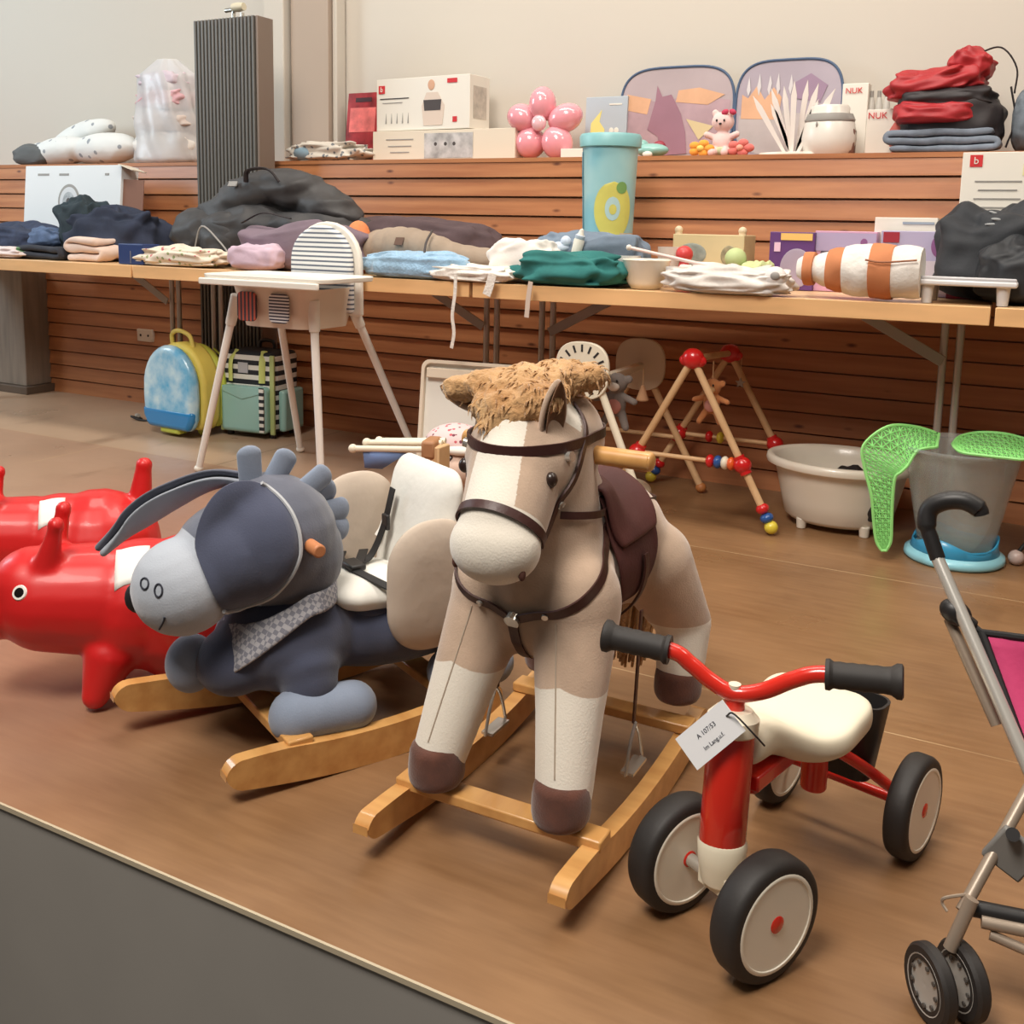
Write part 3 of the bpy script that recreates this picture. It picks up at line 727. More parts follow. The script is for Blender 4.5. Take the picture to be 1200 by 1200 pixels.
for s_ in (-1, 1):
    MB().cyl((s_ * .05, -.045, .585), (s_ * .158, -.045, .585), .0145).ell((s_ * .158, -.045, .585), (.006, .0142, .0142)).build('handle', BWX, H, bevel=.002)
    MB().box((s_ * .128, .015, .235), (.003, .009, .19), (0, s_ * .03, 0)).build('stirrup_leather', LE, H, smooth=False)
    mb = MB().tube([(s_ * .128, .015, .14), (s_ * .128, -.003, .115), (s_ * .128, -.018, .075), (s_ * .128, -.016, .066), (s_ * .128, .046, .066), (s_ * .128, .048, .075), (s_ * .128, .033, .115), (s_ * .128, .015, .14)], .003, n=8, sm=3)
    mb.box((s_ * .128, .015, .066), (.022, .06, .005)).build('stirrup', METAL, H)

# ================================================================ PLUSH ROCKING DONKEY
D = thing('rocking_donkey', 'grey blue plush rocking donkey with baby seat and checked scarf on wooden rockers', 'rocking toy', (-1.125, 1.453, 0), math.radians(-27))
NV = mat('navy_plush', (70, 75, 96), rough=.95, sheen=.35, bump=.5, bscale=330, bdist=.001, var=.12, vscale=10)
GB = mat('blue_grey_plush', (94, 98, 112), rough=.95, sheen=.35, bump=.5, bscale=330, bdist=.001, var=.12, vscale=10)
LG = mat('light_grey_plush', (170, 176, 186), rough=.95, sheen=.3, bump=.5, bscale=330, bdist=.001, var=.06, vscale=12)
MG = mat('mid_blue_plush', (132, 143, 162), rough=.95, sheen=.3, bump=.5, bscale=330, bdist=.001, var=.1, vscale=12)
for s_ in (-1, 1):
    rocker_mb(s_ * .162, -.325 + s_ * .045, .25, 1.25, .062, .026, .018).build('rocker', BW, D, bevel=.005, sharp=.5)
for y in (-.15, .16): MB().box((0, y, .07), (.34, .045, .02)).build('crossbar', BWX, D, bevel=.003)
mb = MB().ell((0, .12, .185), (.115, .22, .085)).ell((0, -.10, .195), (.115, .13, .10)).ell((0, -.20, .165), (.07, .07, .06)).ell((0, -.09, .26), (.085, .075, .07))
for s_ in (-1, 1):
    mb.cap((s_ * .08, -.1, .15), .06, (s_ * .09, -.10, .135), .05).cap((s_ * .09, .24, .14), .06, (s_ * .11, .22, .1), .05)
dbody = blob(mb, 'body', [NV], D, voxel=.007, it=8)
for s_ in (-1, 1):
    MB().cap((s_ * .112, -.135, .092), .046, (s_ * .122, -.035, .088), .044, n=28).build('front_foot', MG, D)
    MB().cap((s_ * .115, .17, .1), .043, (s_ * .125, .26, .1), .041, n=28).build('rear_foot', MG, D)
MB().ell((-.045, -.262, .158), (.045, .045, .052), n=28).build('front_foot', MG, D, sub=1)
# head
hmb = MB().ell((0, -.135, .375), (.118, .122, .118)).ell((0, -.10, .34), (.10, .1, .1)).ell((0, -.20, .36), (.10, .1, .09))
hmb.ell((0, -.285, .318), (.094, .086, .082), (.35, 0, 0))
def dface(c):
    q = c - Vector((0, -.135, .375))
    return sst(.190, .202, -c.y * .80 - (c.z - .37) * .64)
dhead = blob(hmb, 'head', [zoned('donkey_head_plush', (94, 98, 112), (172, 178, 188), rough=.95, sheen=.35, bump=.5, bscale=330, bdist=.001, var=.14, vscale=10)], D, voxel=.006, it=8, zone=dface)
TH = bvh(dhead)
# hanging near ear lies on the side of the head
def lay_patch(outline_n, cy, cz, hy, hz, rot, offs, bulge, side=1, pw=(2.2, 2.2)):
    nr, na = 9, 40; vs = []; S = None
    def P(r, a):
        x = r * math.copysign(abs(math.cos(a)) ** (2 / pw[0]), math.cos(a)); z = r * math.copysign(abs(math.sin(a)) ** (2 / pw[1]), math.sin(a))
        if z < 0: x *= 1 - .28 * abs(z)
        y_ = x * hy; z_ = z * hz
        yy = cy + y_ * math.cos(rot) - z_ * math.sin(rot); zz = cz + y_ * math.sin(rot) + z_ * math.cos(rot)
        h_ = TH.ray_cast(Vector((side * .5, yy, zz)), Vector((-side, 0, 0)))
        x0 = abs(h_[0].x) if h_[0] else .02
        return Vector((max(x0, .045), yy, zz))
    for k in (0, 1):
        c0 = P(0, 0); vs.append(Vector((side * (c0.x + offs + (bulge if k else 0)), c0.y, c0.z)))
        for i in range(1, nr + 1):
            r = i / nr
            for j in range(na):
                p = P(r, 2 * math.pi * j / na); e = offs + (bulge * math.sqrt(max(0, 1 - r ** 4)) if k else 0)
                vs.append(Vector((side * (p.x + e), p.y, p.z)))
    S = 1 + nr * na; fs = []
    for k in (0, 1):
        o = k * S
        for j in range(na): fs.append((o, o + 1 + j, o + 1 + (j + 1) % na))
        for i in range(nr - 1):
            for j in range(na): fs.append((o + 1 + i * na + j, o + 1 + i * na + (j + 1) % na, o + 1 + (i + 1) * na + (j + 1) % na, o + 1 + (i + 1) * na + j))
    for j in range(na):
        a = 1 + (nr - 1) * na + j; b = 1 + (nr - 1) * na + (j + 1) % na; fs.append((a, b, S + b, S + a))
    rim = [vs[1 + (nr - 1) * na + j] + Vector((side * .003, 0, 0)) for j in range(na)]
    return MB().add(vs, fs), rim
pm, rim = lay_patch(40, -.205, .388, .078, .112, -.12, .004, .012)
e_ = pm.build('hanging_ear', NV, D, sub=1)
MB().tube(rim[27:40] + rim[:9], .0035, n=6, sm=2).build('ear_piping', mat('piping_grey', (186, 188, 192), .8), e_)
# far ear sticking out to the front-left
def flap_ear(path, widths, m1, m2, up, parent):
    P_ = smooth_path(path, 6); n = len(P_); vs = []
    W = []
    for i in range(n):
        t = i / (n - 1) * (len(widths) - 1); a = int(min(t, len(widths) - 2)); W.append(widths[a] + (widths[a + 1] - widths[a]) * (t - a))
    def ring(off, m):
        mb_ = MB(); vs = []
        for i, p in enumerate(P_):
            tg = (P_[min(i + 1, n - 1)] - P_[max(i - 1, 0)]).normalized(); u = Vector(up); s = tg.cross(u).normalized(); nn = s.cross(tg).normalized()
            for k in range(12):
                a = 2 * math.pi * k / 12
                vs.append(p + s * math.cos(a) * W[i] + nn * (math.sin(a) * .007 + off))
        fs = [(i * 12 + k, i * 12 + (k + 1) % 12, (i + 1) * 12 + (k + 1) % 12, (i + 1) * 12 + k) for i in range(n - 1) for k in range(12)]
        fs += [tuple(range(11, -1, -1)), tuple((n - 1) * 12 + k for k in range(12))]
        return mb_.add(vs, fs)
    o = ring(.0, m1).build('ear', m1, parent, sub=1)
    for i in range(len(W)): W[i] *= .88
    ring(-.013, m2).build('ear_lining', m2, o, sub=1)
flap_ear([(-.0, -.13, .478), (-.06, -.20, .485), (-.105, -.27, .452), (-.14, -.33, .405), (-.15, -.39, .355)], [.018, .038, .05, .043, .006], GB, LG, (-.35, .35, 1), D)
# stitched face
INK = mat('thread_dark', (44, 46, 58), .8)
def stitch(pts2, r=.0016, closed=False, name='stitching'):
    P_ = []
    for (px, py) in pts2:
        o = EYE; d = ray(px, py).normalized(); Mi = D_MI
        lo = Mi @ o; ld = (Mi.to_3x3() @ d).normalized(); h_ = TH.ray_cast(lo, ld)
        if h_[0]: P_.append(h_[0] + h_[1] * .001)
    if len(P_) > 2: MB().tube(P_, r, n=6, sm=3, closed=closed).build(name, INK, D)
D_MI = (Matrix.Translation((-1.125, 1.453, 0)) @ Matrix.Rotation(math.radians(-27), 4, 'Z')).inverted()
def circ(cx, cy, rx, ry, n=10): return [(cx + rx * math.cos(2 * math.pi * i / n), cy + ry * math.sin(2 * math.pi * i / n)) for i in range(n)]
stitch(circ(170, 684, 4.5, 6.5), closed=True, name='nostril'); stitch(circ(186, 692, 4.5, 7.5), closed=True, name='nostril')
stitch([(177, 737), (182, 740), (187, 737), (192, 728), (193, 723)], name='mouth')
MB().ell((-.075, -.335, .285), (.02, .028, .03)).build('dark_nose', mat('nose_black', (24, 24, 28), .7), D)
# mane tabs
def tab(c, rotx, L=.05, m=MG):
    mb = MB().cap((0, 0, -.01), .0145, (0, 0, L), .0155, n=18)
    S_ = Matrix.Translation(Vector(c)) @ Matrix.Rotation(rotx, 4, 'X') @ Matrix.Diagonal((.62, 1.4, 1, 1))
    mb.v = [S_ @ v for v in mb.v]; mb.build('mane_tab', m, D)
tab((0, -.165, .478), .05, .052); tab((.0, -.125, .478), -.55, .045); tab((.02, -.07, .463), -1.0, .035); tab((.0, -.05, .44), -1.25, .03); tab((.01, -.035, .41), -1.5, .035); tab((.01, -.03, .38), -1.75, .03)
for s_ in (-1, 1):
    MB().cyl((s_ * .09, -.105, .388), (s_ * .15, -.105, .388), .0115).build('handle', mat('dowel_wood', (196, 128, 84), .5, var=.1), D, bevel=.003)
# checked scarf
def check_mat():
    m = mat('checked_cotton', (150, 150, 156), .9); nt, b = nodes(m)
    tc = nt.nodes.new('ShaderNodeTexCoord'); c = nt.nodes.new('ShaderNodeTexChecker'); c.inputs['Scale'].default_value = 125
    mp = nt.nodes.new('ShaderNodeMapping'); mp.inputs['Rotation'].default_value = (.6, 0, .4); nt.links.new(tc.outputs['Object'], mp.inputs[0])
    c.inputs['Color1'].default_value = lin((176, 175, 180)); c.inputs['Color2'].default_value = lin((130, 131, 142))
    nt.links.new(mp.outputs[0], c.inputs['Vector']); nt.links.new(c.outputs['Color'], b.inputs['Base Color']); return m
CH = check_mat()
TB = bvh(dbody)
mb = MB(); nseg = 40; vs = []
for i in range(nseg):
    a = 2 * math.pi * i / nseg
    front = max(0, -math.sin(a)) 
    for j in range(4):
        k = j / 3
        rx = .098 + .016 * k + .006 * front; ry = .085 + .042 * front * k
        z = .298 - .055 * front - k * (.034 + .066 * front ** 2)
        vs.append(Vector((rx * math.cos(a), -.105 + ry * math.sin(a) - .02 * front, z)))
mb.add(vs, [(i * 4 + j, ((i + 1) % nseg) * 4 + j, ((i + 1) % nseg) * 4 + j + 1, i * 4 + j + 1) for i in range(nseg) for j in range(3)])
mb.build('scarf', CH, D, solid=.006, sub=1)
# baby seat
SW = mat('seat_white_cotton', (226, 224, 216), .85, var=.03, vscale=10, bump=.5, bscale=26)
ST = mat('seat_taupe_cotton', (196, 180, 164), .85, var=.05, vscale=10, bump=.5, bscale=22)
def pad(name, m, outline_w, outline_h, th, center, rot, r=.05, parent=D, puff=.25):
    """rounded stuffed board"""
    nr, na = 7, 44; out = rrect(outline_w, outline_h, r, 10); na = len(out); vs = []
    for k in (1, -1):
        vs.append(Vector((0, k * th / 2 * (1 + puff), 0)))
        for i in range(1, nr + 1):
            q = i / nr
            for (x, z) in out: vs.append(Vector((x * q, k * th / 2 * ((1 + puff) * (1 - q ** 5) + .25 * q ** 5), z * q)))
    S = 1 + nr * na; fs = []
    for o in (0, S):
        for j in range(na): fs.append((o, o + 1 + j, o + 1 + (j + 1) % na))
        for i in range(nr - 1):
            for j in range(na): fs.append((o + 1 + i * na + j, o + 1 + i * na + (j + 1) % na, o + 1 + (i + 1) * na + (j + 1) % na, o + 1 + (i + 1) * na + j))
    for j in range(na):
        a = 1 + (nr - 1) * na + j; b = 1 + (nr - 1) * na + (j + 1) % na; fs.append((a, b, S + b, S + a))
    R = Matrix.Translation(Vector(center)) @ Euler(rot).to_matrix().to_4x4()
    return MB().add([R @ v for v in vs], fs).build(name, m, parent, sub=1)
pad('seat_back', SW, .245, .27, .045, (0, .165, .345), (-.22, 0, 0), .045)
pad('seat_cushion', SW, .205, .20, .05, (0, .055, .257), (math.pi / 2 - .1, 0, 0), .05)
pad('side_wing', ST, .185, .245, .04, (.125, .125, .28), (0, 0, math.pi / 2), .085)
pad('side_wing', ST, .185, .245, .04, (-.14, .105, .315), (0, 0, math.pi / 2), .085)
HN = mat('harness_black', (26, 25, 26), .6)
def band(name, pts, w_, t_, parent, m, wd=(1, 0, 0), n=5):
    P_ = smooth_path(pts, n); vs = []; W_ = Vector(wd)
    for i, p in enumerate(P_):
        tg = (P_[min(i + 1, len(P_) - 1)] - P_[max(i - 1, 0)]).normalized(); s = (W_ - tg * W_.dot(tg)).normalized(); nn = tg.cross(s)
        for a, b_ in ((-1, -1), (1, -1), (1, 1), (-1, 1)): vs.append(p + s * a * w_ / 2 + nn * b_ * t_ / 2)
    L = len(P_); fs = [(i * 4 + k, i * 4 + (k + 1) % 4, i * 4 + 4 + (k + 1) % 4, i * 4 + 4 + k) for i in range(L - 1) for k in range(4)] + [(0, 1, 2, 3), (L * 4 - 4, L * 4 - 3, L * 4 - 2, L * 4 - 1)]
    return MB().add(vs, fs).build(name, m, parent)
band('harness_strap', [(-.045, .135, .42), (-.048, .118, .35), (-.035, .085, .30), (-.012, .045, .292)], .018, .003, D, HN)
band('harness_strap', [(-.115, .06, .285), (-.06, .03, .292), (0, .02, .295), (.06, .03, .292), (.112, .05, .282)], .018, .003, D, HN, (0, 1, 0))
band('harness_strap', [(-.1, .10, .287), (-.05, .07, .293), (0, .04, .299)], .018, .003, D, HN, (0, 1, 0))
MB().box((0, .028, .298), (.05, .032, .012)).build('buckle', BLACK, D, bevel=.004)
MB().box((-.045, .12, .355), (.022, .008, .03)).build('buckle', BLACK, D, bevel=.002)
band('care_label', [(-.075, .135, .36), (-.078, .128, .335), (-.08, .118, .318)], .016, .001, D, mat('label_white', (236, 234, 228), .7))
pad('seat_base', NV, .18, .17, .03, (0, .08, .232), (math.pi / 2, 0, 0), .04)

# ================================================================ RED HOPPERS
RED = mat('red_rubber', (206, 30, 30), .42, coat=.12, bump=.1, bscale=14)
def hopper(label, loc, rz, lab2, horn=True, sc=1):
    h = thing('hopper_toy', label, 'hopper toy', loc, rz, 'red inflatable hoppers')
    h.scale = (sc, sc, sc)
    mb = MB().ell((0, .02, .152), (.145, .155, .142)).ell((0, -.07, .165), (.125, .13, .125)).cap((0, -.14, .18), .108, (0, -.235, .19), .10)
    mb.ell((0, -.325, .178), (.065, .055, .058)).ell((0, -.265, .215), (.08, .075, .075))
    for s_ in (-1, 1):
        mb.cap((s_ * .07, -.13, .09), .05, (s_ * .09, -.155, .028), .026)
        mb.cap((s_ * .07, .09, .09), .05, (s_ * .09, .12, .028), .026)
        mb.cap((s_ * .045, -.235, .26), .026, (s_ * .055, -.215, .335), .014).ell((s_ * .055, -.213, .345), (.018, .016, .018))
        mb.cap((0, .12, .24), .034, (0, .135, .345), .021).ell((0, .136, .355), (.025, .022, .02))
    b = blob(mb, 'body', RED, h, voxel=.0065, it=7, warp=lambda c, n: n * .001 * math.sin((c.y + .05) * 160) * (.6 if -.01 < c.y < .108 and c.z > .12 else 0))
    Tt = bvh(b)
    for s_ in (-1, 1):
        q = Tt.ray_cast(Vector((s_ * .4, -.275, .232)), Vector((-s_, .0, 0)))
        if q[0]:
            n_ = q[1]; 
            e = MB().lathe([(0, .002), (.0125, .002), (.014, .0), (.014, -.002)], c=q[0], axis=n_, n=20).build('eye', mat('eye_white', (240, 236, 228), .3), h)
            MB().lathe([(0, .004), (.0085, .003), (.0095, .001)], c=q[0], axis=n_, n=20).build('iris', mat('eye_black', (22, 16, 14), .15, coat=.5), e)
    q = Tt.ray_cast(Vector((0, -.04, .6)), Vector((0, 0, -1)))
    mb = MB(); g = lambda u, v: (lambda x, y: Vector((x, y, (lambda r: r[0].z if r[0] else .28)(Tt.ray_cast(Vector((x, y, .6)), Vector((0, 0, -1)))) + .002)))(-.0 + .028 + .07 * u, -.115 + .06 * v)
    mb.grid(g, 10, 8); t_ = mb.build('price_sticker', mat('label_white', (236, 234, 228), .7), h, solid=.0015)
    return h, Tt
hopper('red inflatable hopper with dot eye in front, next to the grey donkey', (-1.50, 1.43, 0), math.radians(-45), '', sc=1.03)
hopper('red inflatable hopper behind the front one, raised tail stub visible above the donkey ear', (-2.02, 1.64, 0), math.radians(-42), '', sc=.93)
# ================================================================ RED FOUR-WHEELED RIDE-ON
TR = thing('ride_on_trike', 'red and cream four-wheeled ride-on with black grips and a white paper tag', 'ride-on toy', (-.28, 1.39, 0), math.radians(-14))
RP = mat('red_paint', (214, 44, 30), .25, coat=.5)
CP = mat('cream_plastic', (230, 220, 196), .4, coat=.1)
TY = mat('tyre_rubber', (40, 36, 34), .6, bump=.1, bscale=60)
GR = mat('grip_rubber', (44, 40, 38), .65)
RIMW = mat('rim_white', (240, 234, 218), .4)
def wheel(c, ax, r, wdt, parent=TR, flip=1):
    c = Vector(c); ax = Vector(ax).normalized(); h = wdt / 2
    t = MB().lathe([(r * .80, -h), (r * .89, -h * 1.0), (r * .96, -h * .88), (r, -h * .55), (r * 1.004, 0), (r, h * .55), (r * .96, h * .88), (r * .89, h), (r * .80, h), (r * .78, 0)], 56, c, ax, closed=True).build('wheel', TY, parent, sharp=1.2)
    for s_ in (1, -1):
        MB().lathe([(r * .82, h * .96 * s_), (r * .79, h * 1.05 * s_), (r * .745, h * 1.03 * s_), (r * .72, h * .80 * s_), (r * .30, h * .66 * s_), (r * .16, h * .8 * s_), (1e-4, h * .82 * s_)], 48, c, ax).build('rim', RIMW, t, sharp=.9)
        MB().lathe([(r * .14, h * .7 * s_), (r * .14, h * 1.0 * s_), (r * .11, h * 1.06 * s_), (1e-4, h * 1.08 * s_)], 20, c, ax).build('hub_cap', RP, t)
    return t
sa = math.radians(-14.5); axd = Vector((math.cos(sa), math.sin(sa), 0))
fc = Vector((-.005, -.172, 0)); RW = .080
for s_ in (-1, 1):
    wheel(fc + axd * s_ * .078 + Vector((0, 0, RW)), axd, RW, .042)
for s_ in (-1, 1):
    wheel((s_ * .110, .19, .078), (1, 0, 0), .078, .036)
MB().cyl(fc + axd * -.085 + Vector((0, 0, RW)), fc + axd * .085 + Vector((0, 0, RW)), .009).build('front_axle', METAL, TR)
MB().cyl((-.1, .19, .078), (.1, .19, .078), .008).build('rear_axle', RP, TR)
st_b = fc + Vector((0, .0, .125)); st_t = fc + Vector((-.004, .018, .27))
MB().lathe([(.012, -.05), (.024, -.042), (.030, -.015), (.0325, .012), (.029, .02)], 32, st_b, (0, .05, 1)).box(fc + Vector((0, 0, .088)), (.05, .034, .03), (0, 0, sa)).build('fork', CP, TR, bevel=.002)
MB().lathe([(.028, .0), (.0305, .006), (.0305, .155), (.029, .162)], 36, fc + Vector((-.001, .0, .128)), (-.02, .10, 1)).build('steering_tube', RP, TR)
MB().cyl(st_t, fc + Vector((-.004, .02, .335)), .0135).build('stem', RP, TR)
hp_ = fc + Vector((-.002, .014, 0))
bd = (Vector((.148, -.041, 0)) - Vector((-.188, -.174, 0))).normalized()
bar = [hp_ + bd * a + Vector((0, 0, z)) for a, z in ((-.176, .387), (-.086, .381), (-.058, .367), (-.030, .348), (0, .337), (.036, .347), (.074, .370), (.110, .383), (.201, .389))]
MB().tube(bar, .0108, n=16, sm=7).build('handlebar', RP, TR)
MB().cyl(hp_ + Vector((0, 0, .336)), hp_ + Vector((0, 0, .350)), .008).build('stem_cap', CP, TR)
def grip(a, b):
    a = Vector(a); b = Vector(b); L = (b - a).length
    pr = [(.012, 0), (.019, .0), (.0195, .005), (.0165, .009)]
    k = 10
    for i in range(k): z = .010 + (L - .026) * i / (k - 1); pr += [(.0162 + (.0008 if i % 2 else 0), z)]
    pr += [(.0175, L - .014), (.0215, L - .008), (.0215, L - .002), (.018, L), (1e-4, L)]
    MB().lathe(pr, 30, a, b - a).build('grip', GR, TR)
grip(bar[1], bar[0]); grip(bar[7], bar[8])
# seat: broad soft saddle narrowing to the steering head
def seat_mb():
    vs = []; nu, nv = 22, 28
    for i in range(nu):
        t = i / (nu - 1); y = -.148 + .275 * t
        w_ = .028 + .055 * sst(.18, .62, t); w_ *= math.sqrt(max(.0, 1 - max(0, (t - .80) / .2) ** 2.2)) if t > .8 else 1
        if t < .06: w_ *= .75 + .25 * t / .06
        w_ = max(w_, .002)
        h_ = .026 + .004 * t; zc = .262 - .034 * sst(.15, .5, t) + .014 * sst(.5, 1, t)
        if t > .9: h_ *= math.sqrt(max(.02, 1 - ((t - .9) / .1) ** 2))
        for j in range(nv):
            a = 2 * math.pi * j / nv; x = math.copysign(abs(math.cos(a)) ** .75, math.cos(a)) * w_; z = math.copysign(abs(math.sin(a)) ** .8, math.sin(a)) * h_
            if z > 0: z *= 1 - .25 * (1 - (x / w_) ** 2) * sst(.2, .5, t)
            z += .012 * sst(.3, .7, t) * (x / .085) ** 2 * (1 if z > 0 else .3)
            vs.append(Vector((x, y, zc + z)))
    fs = [(i * nv + j, i * nv + (j + 1) % nv, (i + 1) * nv + (j + 1) % nv, (i + 1) * nv + j) for i in range(nu - 1) for j in range(nv)]
    fs += [tuple(range(nv - 1, -1, -1)), tuple((nu - 1) * nv + j for j in range(nv))]
    return MB().add(vs, fs)
seat_mb().build('seat', mat('cream_seat', (236, 226, 202), .5, coat=.1), TR, sub=1)
MB().lathe([(.026, -.012), (.0335, -.006), (.0335, .012), (.024, .022)], 32, fc + Vector((-.003, .016, .293)), (-.02, .10, 1)).build('seat_collar', mat('cream_seat', (236, 226, 202)), TR)
MB().box((0, -.06, .212), (.045, .15, .022), (.02, 0, 0)).tube([(0, -.12, .20), (0, -.02, .205), (0, .06, .205)], .017, n=12).build('frame_beam', RP, TR, bevel=.003)
MB().cyl((.012, .055, .21), (.012, .055, .125), .019, n=28).build('seat_post', RP, TR, bevel=.003)
MB().tube([(-.093, .19, .086), (-.055, .12, .15), (0, .06, .2)], .009).build('rear_stay', RP, TR)
MB().tube([(.093, .19, .086), (.055, .12, .15), (0, .06, .2)], .009).build('rear_stay', RP, TR)
mb = MB(); 
o1 = rrect(.115, .06, .022, 5); n = len(o1)
vs = [(x * .8 + .01, .155 + z * .8, .115) for x, z in o1] + [(x + .012, .165 + z, .232) for x, z in o1] + [(x * .93 + .012, .165 + z * .9, .232) for x, z in o1] + [(x * .75 + .01, .155 + z * .7, .122) for x, z in o1]
fs = [(a * n + i, a * n + (i + 1) % n, (a + 1) * n + (i + 1) % n, (a + 1) * n + i) for a in range(3) for i in range(n)] + [tuple(range(n - 1, -1, -1)), tuple(3 * n + i for i in range(n))]
mb.add(vs, fs).build('rear_basket', BLACK, TR)
# paper tag on a string
tg = thing('price_tag', 'white paper tag tied to the steering head of the red ride-on', 'tag', (0, 0, 0))
c4 = [AY(790, 868, 1.2), AY(845, 822, 1.215), AY(872, 853, 1.205), AY(822, 902, 1.19)]
ctr = sum(c4, Vector()) / 4; tg.location = ctr
u_ = (c4[1] - c4[0]).normalized(); v_ = (c4[3] - c4[0]); v_ = (v_ - u_ * v_.dot(u_)).normalized(); n_ = u_.cross(v_); n_ = n_ if n_.y < 0 else -n_
L_, W_ = (c4[1] - c4[0]).length, (c4[3] - c4[0]).length * .95
mb = MB(); mb.add([u_ * a * L_ / 2 + v_ * b_ * W_ / 2 + n_ * e for e in (-.0008, .0008) for a, b_ in ((-1, -1), (1, -1), (1, 1), (-1, 1))], [(0, 1, 2, 3), (4, 7, 6, 5), (0, 4, 5, 1), (1, 5, 6, 2), (2, 6, 7, 3), (3, 7, 4, 0)])
mb.build('paper', mat('tag_paper', (230, 230, 232), .7), tg, smooth=False)
Rm = Matrix((u_, -v_, n_)).transposed()
for b_, sz, off, ln in (('A 107/53', .0085, .007, 0), ('Im Lang.u.f.', .0075, -.009, 0)):
    t_ = text(b_, sz, mat('ink', (52, 52, 66), .8), tg, n_ * .0012 - v_ * off, Rm.to_euler(), .0002, name='handwriting')
MB().tube([n_ * .001 + u_ * L_ * .4 - v_ * W_ * .1, n_ * .01 + u_ * L_ * .55, Vector(AY(885, 862, 1.2)) - ctr, Vector(AY(896, 874, 1.21)) - ctr], .0012, n=6).build('string', BLACK, tg)

# ================================================================ HIGHCHAIR
HC = thing('highchair', 'white plastic highchair with tray and a blue striped cushion', 'highchair', (-2.41, 2.93, 0))
WP = mat('white_plastic', (236, 230, 218), .35); LGm = mat('leg_white', (240, 236, 228), .35)
ho = Vector((-2.41, 2.93, 0))
feet = [AZ(233, 553), AZ(377, 578), AZ(492, 548), AZ(352, 530)]
tops = [AY(287, 335, 2.83), AY(381, 360, 2.83), AY(434, 345, 3.02), AY(343, 345, 3.02)]
tops = [Vector((-2.53, 2.70, .665)), Vector((-2.185, 2.69, .665)), Vector((-2.185, 2.88, .665)), Vector((-2.51, 2.88, .665))]
for f, t in zip(feet, tops):
    f = Vector((f.x, f.y, 0)); lg = MB().cyl(f + Vector((0, 0, .012)) - ho, t - ho, .0125, .0145, n=20).build('leg', LGm, HC)
    MB().ell(f + Vector((0, 0, .014)) - ho, (.017, .017, .014)).build('foot_cap', WP, lg)
    q = f.lerp(t, .84); MB().cyl(q - ho, t - ho, .0185, .021, n=20).build('leg_socket', WP, lg, bevel=.003)
# seat shell
def shell(o_b, o_t, z0, z1, th=.006):
    n = len(o_b); vs = [(x, y, z0) for x, y in o_b] + [(x, y, z1) for x, y in o_t]
    vs += [(x * .96, y * .96, z0 + th) for x, y in o_b] + [(x * .965, y * .965, z1) for x, y in o_t]
    return MB().add(vs, [(i, (i + 1) % n, n + (i + 1) % n, n + i) for i in range(n)] + [(2 * n + i, 3 * n + i, 3 * n + (i + 1) % n, 2 * n + (i + 1) % n) for i in range(n)] + [(n + i, n + (i + 1) % n, 3 * n + (i + 1) % n, 3 * n + i) for i in range(n)] + [tuple(range(n - 1, -1, -1)), tuple(2 * n + i for i in range(n))])
shell(rrect(.31, .25, .07, 6), rrect(.36, .30, .06, 6), .565, .70).build('seat_shell', mat('shell_white', (228, 212, 192), .4), HC, sharp=1.2).location = (.07, -.14, 0)
# backrest: rounded arch above the shell
def arch(w, z0, z1, r, n=12):
    out = [(-w / 2, z0), (w / 2, z0), (w / 2 * .98, z1 - r)]
    for i in range(1, n): a = math.pi * i / n; out.append((w / 2 * .98 * math.cos(a) , z1 - r + r * math.sin(a)))
    out.append((-w / 2 * .98, z1 - r)); return out
bk_ = MB().prism(arch(.30, .60, .925, .14), .0, .022).build('backrest', WP, HC, bevel=.006); bk_.location = (.125, -.045, 0)
STR = striped('striped_cushion', (226, 226, 224), (96, 104, 118), 62, 'Z', .62)
c_ = MB().prism(arch(.272, .61, .912, .125), -.03, -.002).build('cushion', STR, HC, bevel=.012, seg=3); c_.location = (.12, -.045, 0)
mb = MB(); o_ = rrect(.53, .30, .06, 7)
n = len(o_); vs = [(x, z, .742) for x, z in o_] + [(x * 1.01, z * 1.01, .758) for x, z in o_] + [(x * .965, z * .95, .758) for x, z in o_] + [(x * .95, z * .92, .748) for x, z in o_]
mb.add(vs, [(a * n + i, a * n + (i + 1) % n, (a + 1) * n + (i + 1) % n, (a + 1) * n + i) for a in range(3) for i in range(n)] + [tuple(range(n - 1, -1, -1)), tuple(3 * n + i for i in range(n))])
tr_ = mb.build('tray', WP, HC, bevel=.003, sharp=1.2); tr_.location = (.13, -.25, -.012)
MB().box((.13, -.405, .722), (.50, .012, .022)).build('tray_front_rim', WP, tr_, bevel=.004); tr_.children[0].location = (-.13, .25, .012)
for x, nme in ((-.085, 0), (.055, 1)):
    MB().prism(rrect(.085, .10, .02, 4, x + .07, .635), -.298, -.290).build('leg_opening', striped('cushion_stripe_b', (190, 90, 70), (70, 60, 66), 60, 'X', .5) if nme == 0 else striped('cushion_stripe_c', (226, 224, 222), (70, 66, 80), 95, 'Z', .5), HC, bevel=.003)

